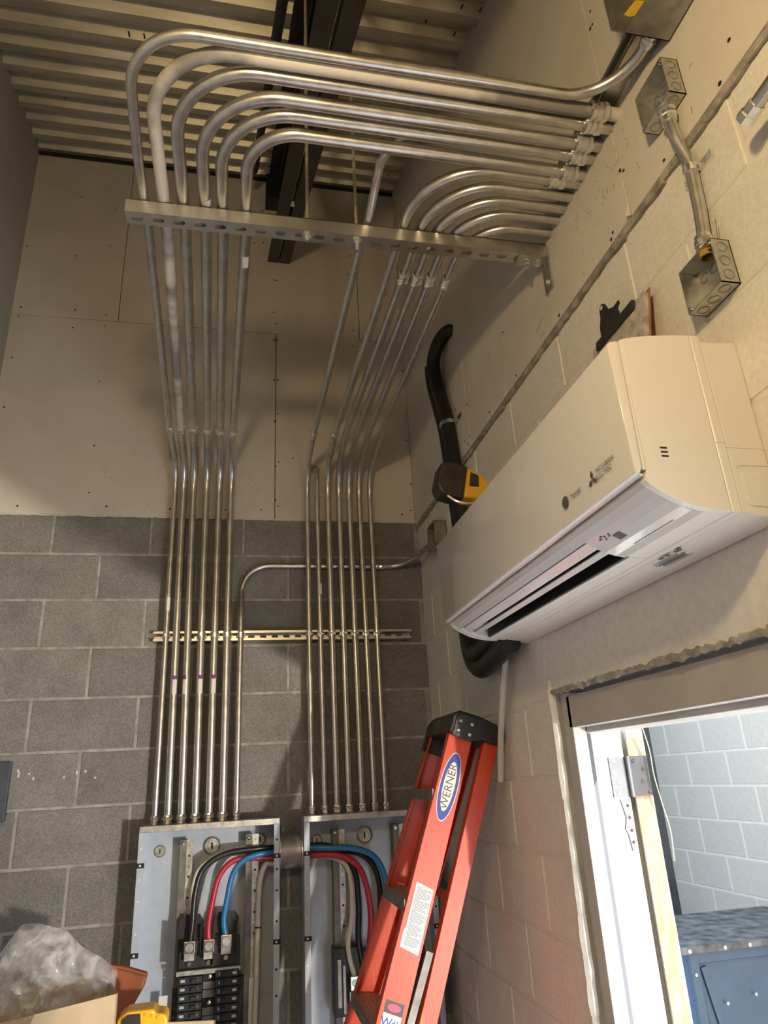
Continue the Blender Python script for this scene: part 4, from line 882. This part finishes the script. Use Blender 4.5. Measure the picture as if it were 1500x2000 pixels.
# ================================================================== LADDER
ld = thing('step_ladder', 'orange fibreglass step ladder with black cap leaning on the right wall', 'ladder', (.1, 2.1, FL))
top_n, bot_n = V((.693, 2.190, .108)), V((.4175, 2.140, -.602))
slope = (bot_n - top_n) / (top_n.z - bot_n.z)          # per metre of drop
def lp(x, y0, fl, z): return V((x + slope.x * (.108 - z), y0 + fl * (.108 - z), z))
a_n = V((-slope.x, 0, 1)).normalized(); W = V((a_n.z, 0, -a_n.x))       # along rail, across rail (toward the wall)
def crail(y0, fl, x, w, dpt, inward, name, z1=.13, mat=ORANGE):
    """C channel: web faces outward (away from inward), flanges point inward"""
    b = MB(); p0 = lp(x, y0, fl, z1); p1 = lp(x, y0, fl, FL + .01); n = V((0, inward, 0))
    b.bar(p1, p0, W, w, .004)
    for s in (-1, 1): b.bar(p1 + W * s * (w / 2 - .002) + n * dpt / 2, p0 + W * s * (w / 2 - .002) + n * dpt / 2, n, dpt, .004)
    return b.build(name, mat, ld, bevel=.001, bseg=1)
FN, FF = -.0704, .0704
near = crail(2.190, FN, .693, .076, .030, 1, 'front_rail'); far = crail(2.440, FF, .693, .076, .030, -1, 'front_rail')
crail(2.196, FN, .802, .048, .028, 1, 'rear_rail', .118); crail(2.434, FF, .802, .048, .028, -1, 'rear_rail', .118)
for k, z in enumerate([-.050 - .285 * j for j in range(7)]):
    yn, yf = 2.190 + FN * (.108 - z) + .004, 2.440 + FF * (.108 - z) - .004; c = lp(.693, 0, 0, z); u = V((1, 0, -.10)).normalized(); v = V((.10, 0, 1)).normalized()
    ym = (yn + yf) / 2; b = MB(); b.obox(V((c.x, ym, c.z)), u, (0, 1, 0), v, .084, yf - yn, .004); tr = b.build('step', TREAD, ld)
    for q in range(6): MB().obox(V((c.x, ym, c.z)) + u * (-.034 + q * .0135) + v * .0028, u, (0, 1, 0), v, .004, yf - yn, .003).build('tread_rib', TREAD, tr)
    MB().obox(V((c.x, ym, c.z)) - u * .0425 - v * .013, u, (0, 1, 0), v, .003, yf - yn, .030).build('step_nose', STEPM, tr)
    for (yy, s) in ((yn, 1), (yf, -1)): MB().obox(V((c.x, yy + s * .018, c.z)) - u * .0445 - v * .012, u, (0, 1, 0), v, .003, .040, .036).build('step_bracket', STEPM, tr)
for z in (-.34, -.92, -1.5):
    yn, yf = 2.196 + FN * (.108 - z), 2.434 + FF * (.108 - z); c = lp(.800, 0, 0, z); MB().bar((c.x, yn, c.z), (c.x, yf, c.z), W, .032, .022).build('rear_brace', ORANGE, ld)
# spreader arm folded between the rails
b = MB(); b.bar(lp(.762, 2.206, FN, -.46), lp(.745, 2.212, FN, -.85), W, .020, .010); b.build('spreader', STEPM, ld)
# cap
cp = MB(); yN, yF = 2.168, 2.462
def cpp(w_, z_, y): return V((.693, 0, .108)) + W * w_ + a_n * z_ + V((0, y, 0))
prof = [(-.044, -.002), (-.044, .055), (-.030, .072), (.040, .076), (.105, .070), (.128, .055), (.130, .012), (.060, .008), (.048, -.002)]
cp.prism(prof, yN + .004, yF, lambda p, t: cpp(p[0], p[1], t)); cap = cp.build('top_cap', BLKP, ld, bevel=.006)
cp = MB(); cp.prism([(-.034, -.008), (-.034, .050), (-.024, .064), (.036, .066), (.036, -.008)], yN, yN + .006, lambda p, t: cpp(p[0], p[1], t)); pl = cp.build('cap_plate', BLKP, ld, bevel=.0015, bseg=1)
for (u, z) in ((-.018, .012), (.020, .010), (-.018, .042), (.020, .042)): MB().lathe(cpp(u, z, yN), (0, -1, 0), [(0, .0055), (.0015, .0055), (.003, .003)], 12).build('rivet', ZINC, pl)
ln = V((0, -.15, 0)); c = cpp(-.0445, .03, 2.30)
MB().lathe(cpp(-.0440, .028, 2.335), -W, [(0, .022), (.002, .022), (.002, .018), (.0005, .017)], 24, False).build('round_emblem', STEPM, cap)
b = MB(); b.prism([(-.048, -.05), (-.048, .045), (-.040, .055), (.03, .02), (.02, -.05)], yF - .030, yF + .004, lambda p, t: cpp(p[0], p[1], t)); b.build('cap_side', BLKP, ld, bevel=.003, bseg=1)
for y in (2.23, 2.40): MB().lathe(cpp(.1305, .035, y), W, [(0, .009), (.003, .009)], 12).build('rubber_pad', BLKP, cap)
# oval maker's label on the near rail
def on_rail(z, w_=0.0, out=.0024): p = lp(.693, 2.190, FN, z); return p + W * w_ + V((0, -out, 0))
rd = (lp(.693, 2.190, FN, .1) - lp(.693, 2.190, FN, -.6)).normalized(); nO = V((0, -1, 0)); nO = (nO - rd * nO.dot(rd)).normalized()
def oval(c, a, b_, n=40): return [c + rd * (a * math.cos(2 * math.pi * k / n)) + W * (b_ * math.sin(2 * math.pi * k / n)) for k in range(n)]
zc_ = -.036
for (a, b_, o_, m, nm) in ((.102, .030, .0026, WHITE, 'oval_label'), (.099, .0275, .0029, BLUEP, 'oval_blue'), (.073, .0185, .0032, WHITE, 'oval_white')):
    MB().poly(oval(on_rail(zc_, 0, o_), a, b_), nO, .0002).build(nm, m, near)
text('lettering', 'WERNER', .036, on_rail(zc_, 0, .0036), rd, -W, MATS['grey_print'], near, sx=.93)
# instruction sheet: paper with printed lines
zp = -.372; c = on_rail(zp, 0, .0025)
sh = MB().poly([c + rd * .086 - W * .024, c + rd * .079 + W * .030, c - rd * .086 + W * .030, c - rd * .079 - W * .026, c - rd * .040 - W * .028, c - rd * .028 - W * .023], nO, .0004).build('instruction_sheet', WHITE, near)
GT = M('grey_text', (.30, .30, .34), .6)
b = MB()
for k in range(44):
    L_ = random.uniform(.030, .048) if k % 9 else .014; e0_ = c + rd * (.075 - k * .0034) - W * (.0205) + nO * .0006; b.obox(e0_ + W * (.002 + L_ / 2), W, rd, nO, L_, .0019, .0002)
b.build('printed_lines', GT, near, kind='stuff')
# lower sticker with pink oval and hand lettering
zd = -.590; c = on_rail(zd, 0, .0025)
MB().obox(c + rd * .017, W, rd, nO, .052, .028, .0005).build('sticker', NAVY, near); MB().obox(c - rd * .025, W, rd, nO, .052, .054, .0005).build('sticker', WHITE, near)
MB().poly([c + rd * (.017 + .009 * math.cos(q * .2618)) + W * (.019 * math.sin(q * .2618)) + nO * .0004 for q in range(24)], nO, .0002).build('sticker_oval', PINKP, near)
text('lettering', 'W#', .030, c - rd * .018 - W * .004 + nO * .0006, W, rd, BLUEP, near)
b = MB()
# ================================================================== BENCH STUFF, lower left
wbk = thing('work_bench', 'plywood work bench below the carton and tools at the left', 'bench', (-.45, 2.1, FL))
BT = -.80
MB().box((-.98, 1.75, BT - .03), (-.02, 2.5, BT)).build('bench_top', CARD, wbk)
for (x, y) in ((-.94, 1.79), (-.06, 1.79), (-.94, 2.46), (-.06, 2.46)): MB().box((x - .03, y - .03, FL), (x + .03, y + .03, BT - .03)).build('leg', WOOD, wbk)
# carton
ct_ = thing('carton', 'open cardboard carton holding a clear plastic bag at the left edge', 'carton', (-.45, 2.12, BT + .001), 'cardboard cartons')
cx0, cx1, cy0, cy1, cz1 = -.66, -.250, 1.95, 2.27, -.515
ca = math.radians(14); cc_ = V((-.250, 1.95, 0))
def cr(x, y, z): dx, dy = x - cc_.x, y - cc_.y; return V((cc_.x + dx * math.cos(ca) - dy * math.sin(ca), cc_.y + dx * math.sin(ca) + dy * math.cos(ca), z))
def cwall(x0, y0, x1, y1, zt0, zt1, nm='side'):
    b = MB(); d = V((x1 - x0, y1 - y0, 0)).normalized(); n = V((-d.y, d.x, 0)) * .004
    q = [(x0, y0), (x1, y1), (x1 + n.x, y1 + n.y), (x0 + n.x, y0 + n.y)]; zt = [zt0, zt1, zt1, zt0]
    vs = [cr(p[0], p[1], BT + .002) for p in q] + [cr(p[0], p[1], z) for p, z in zip(q, zt)]
    return b.add(vs, HB).build(nm, CARD, ct_)
cwall(cx0, cy0, cx1, cy0, -.462, -.430); cwall(cx1, cy0, cx1, cy1, -.430, -.445); cwall(cx0, cy1, cx1, cy1, -.47, -.445); cwall(cx0, cy0, cx0, cy1, -.462, -.47)
b = MB(); p_a, p_b = cr(cx0, cy0 - .001, -.460), cr(cx0 + .24, cy0 - .001, -.444); b.add([p_a, p_b, p_b + V((-.01, -.10, -.06)), p_a + V((-.02, -.10, -.06)), p_a + V((0, 0, -.004)), p_b + V((0, 0, -.004)), p_b + V((-.01, -.10, -.064)), p_a + V((-.02, -.10, -.064))], HB); b.build('flap', CARD, ct_)
# crumpled bag: a folded sheet lofted from rings
bagm = bpy.data.materials.new('thin_clear_plastic'); bagm.use_nodes = True; nt = bagm.node_tree; B = nt.nodes['Principled BSDF']
B.inputs['Base Color'].default_value = (.90, .88, .86, 1); B.inputs['Roughness'].default_value = .22; B.inputs['Alpha'].default_value = .34; B.inputs['Coat Weight'].default_value = .5
B.inputs['Subsurface Weight'].default_value = 0
nz = nt.nodes.new('ShaderNodeTexVoronoi'); nz.inputs['Scale'].default_value = 26; nz.feature = 'F1'; tcn = nt.nodes.new('ShaderNodeTexCoord'); nt.links.new(tcn.outputs['Object'], nz.inputs['Vector'])
n3 = nt.nodes.new('ShaderNodeTexNoise'); n3.inputs['Scale'].default_value = 14; n3.inputs['Distortion'].default_value = 1.6; nt.links.new(tcn.outputs['Object'], n3.inputs['Vector'])
ad = nt.nodes.new('ShaderNodeMath'); ad.operation = 'ADD'; nt.links.new(nz.outputs['Distance'], ad.inputs[0]); nt.links.new(n3.outputs['Fac'], ad.inputs[1])
bpn = nt.nodes.new('ShaderNodeBump'); bpn.inputs['Strength'].default_value = .9; bpn.inputs['Distance'].default_value = .006; nt.links.new(ad.outputs[0], bpn.inputs['Height']); nt.links.new(bpn.outputs[0], B.inputs['Normal'])
mr = nt.nodes.new('ShaderNodeMapRange'); nt.links.new(n3.outputs['Fac'], mr.inputs[0]); mr.inputs['From Min'].default_value = .35; mr.inputs['From Max'].default_value = .7; mr.inputs['To Min'].default_value = .10; mr.inputs['To Max'].default_value = .50; nt.links.new(mr.outputs[0], B.inputs['Alpha'])
YBG = 2.11
sil = [(-30, 1905), (0, 1866), (40, 1806), (75, 1803), (110, 1812), (130, 1818), (165, 1850), (205, 1872), (230, 1895), (226, 1935), (205, 1956)]
rim = [PY(x, y, YBG) for (x, y) in sil]; base = [V((cr(cx0 + .02 + (cx1 - cx0 - .04) * k / 10, cy0 + .09, 0).x, YBG, -.56)) for k in range(11)]
rng = random.Random(3); b = MB(); NU, NV = 44, 26
def ip(lst, f): f *= len(lst) - 1; i = min(int(f), len(lst) - 2); g = f - i; return lst[i] * (1 - g) + lst[i + 1] * g
def wob(u, v): return .012 * math.sin(9 * u + 5 * v) + .009 * math.sin(23 * u - 11 * v + 1) + .006 * math.sin(41 * u + 37 * v)
vs = []
for sgn in (-1, 1):
    for j in range(NV + 1):
        v = j / NV
        for i in range(NU + 1):
            u = i / NU; p = ip(base, u) * (1 - v) + ip(rim, u) * v; bul = .085 * math.sqrt(max(0, 1 - v ** 2.2)) * math.sqrt(max(0, math.sin(math.pi * min(1, max(0, u))))) + .002
            vs.append(p + V((wob(u, v) * .35 * (1 - v * .6), sgn * bul + wob(u + sgn, v) * (0.25 + math.sin(math.pi * u)) * (1 - v ** 6), wob(v, u) * .6 * (1 - v ** 4))))
for s_ in range(2):
    o_ = s_ * (NU + 1) * (NV + 1)
    for j in range(NV):
        for i in range(NU): k = o_ + j * (NU + 1) + i; b.f.append((k, k + 1, k + NU + 2, k + NU + 1))
b.v = vs
bag = b.build('plastic_bag', bagm, smooth=True); tag(bag, 'crumpled clear plastic bag bulging out of the carton', 'plastic bag')
# leather tool pouch behind the carton
lp_ = thing('leather_pouch', 'rust brown leather tool pouch standing beside the carton', 'tool pouch', (-.30, 2.33, BT))
Yp = 2.32; outl = [PY(x, y, Yp) for (x, y) in [(215, 1888), (245, 1893), (287, 1905), (280, 1930), (264, 1958), (250, 1985), (240, 2040), (200, 2040), (205, 1960)]]
b = MB(); b.poly(outl, (0, 1, 0), .045); b.build('pouch_body', LEATH, lp_, bevel=.006)
b = MB(); b.sweep([PY(214, 1887, Yp - .004), PY(245, 1892, Yp - .004), PY(287, 1904, Yp - .004)], .0045, 8); b.build('hem', LEATH, lp_, smooth=True)
MB().box((-.34, 2.315, BT), (-.24, 2.37, -.58)).build('pouch_base', LEATH, lp_, bevel=.01)
# yellow tool in front
ty = thing('cordless_tool', 'yellow cordless tool with a black face at the bottom edge of view', 'power tool', (-.22, 2.02, BT))
Yt = 2.02; oy = [PY(x, y, Yt) for (x, y) in [(222, 2035), (229, 1992), (247, 1977), (300, 1970), (303, 1979), (322, 1980), (327, 1990), (322, 2035)]]
b = MB(); b.poly(oy, (0, 1, 0), .07); b.build('housing', YEL, ty, bevel=.006)
of = [PY(x, y, Yt - .001) for (x, y) in [(234, 2030), (237, 1992), (250, 1982), (274, 1980), (276, 2030)]]; MB().poly(of, (0, -1, 0), .002).build('face_plate', BLKT, ty)
MB().box((PY(240, 2035, Yt).x, Yt, BT), (PY(315, 2035, Yt).x, Yt + .07, PY(240, 2030, Yt).z)).build('body', BLKT, ty)
for k in range(3): p = PY(285 + k * 12, 1984 + k * 2, Yt); MB().obox(p + V((0, .03, .002)), (1, 0, 0), (0, 1, 0), (0, 0, 1), .006, .065, .006).build('ridge', YEL, ty)
c2 = thing('carton', 'flattened cardboard flap just showing in front of the breakers', 'carton', (-.10, 2.05, BT), 'cardboard cartons')
Yc = 2.06; oc = [PY(x, y, Yc) for (x, y) in [(328, 2060), (328, 1997), (418, 1993), (421, 2060)]]
MB().poly(oc, (0, 1, 0), .004).build('flap', CARD, c2); MB().box((PY(330, 2050, Yc).x, Yc + .004, BT), (PY(418, 2050, Yc).x, Yc + .15, PY(330, 2040, Yc).z)).build('body', CARD, c2)
# dark panel edge on the back wall at the left margin
p0_, p1_ = PY(-30, 1490, YB - .01), PY(10, 1605, YB - .01)
db = thing('wall_box', 'dark blue grey box on the block wall at the left edge', 'electrical box', ((p0_.x + p1_.x) / 2, YB - .02, p1_.z))
MB().box((p0_.x - .1, YB - .022, p1_.z), (p1_.x - .002, YB - .001, p0_.z)).build('body', M('slate_paint', (.07, .085, .11), .6, 0, var=.2, vs=20), db, bevel=.003)
# lamp fitting above and behind the camera
lm = thing('pendant_lamp', 'bare bulb lamp holder hanging on a cord behind the viewer', 'lamp', (LAMP_POS[0], LAMP_POS[1], LAMP_POS[2] + .07))
MB().cyl((LAMP_POS[0], LAMP_POS[1], LAMP_POS[2] + .14), (LAMP_POS[0], LAMP_POS[1], roofz(LAMP_POS[1])), .004, 8).build('cord', CABK, lm)
MB().lathe((LAMP_POS[0], LAMP_POS[1], LAMP_POS[2] + .07), (0, 0, 1), [(0, .020), (.05, .022), (.06, .012), (.07, .008)], 14).build('lamp_holder', CABK, lm, smooth=True)
# unseen lamp body on a stand, added to carry the sun glint's light
fx, fy, fz = fo.location
yd = thing('added_glint_lamp_body', 'unseen lamp on a tripod, added outside in place of a sun glint', 'floodlight', (fx, fy - .16, FL))
MB().box((fx - .11, fy - .20, fz - .09), (fx + .11, fy - .12, fz + .09)).build('lamp_head', YEL, yd, bevel=.008)
MB().cyl((fx, fy - .16, FL + .35), (fx, fy - .16, fz - .09), .014, 10).build('pole', BLKP, yd, smooth=True)
for k in range(3):
    a = 2.09 * k + .5; MB().cyl((fx, fy - .16, FL + .40), (fx + .35 * math.cos(a), fy - .16 + .35 * math.sin(a), FL + .01), .010, 8).build('leg', BLKP, yd, smooth=True)
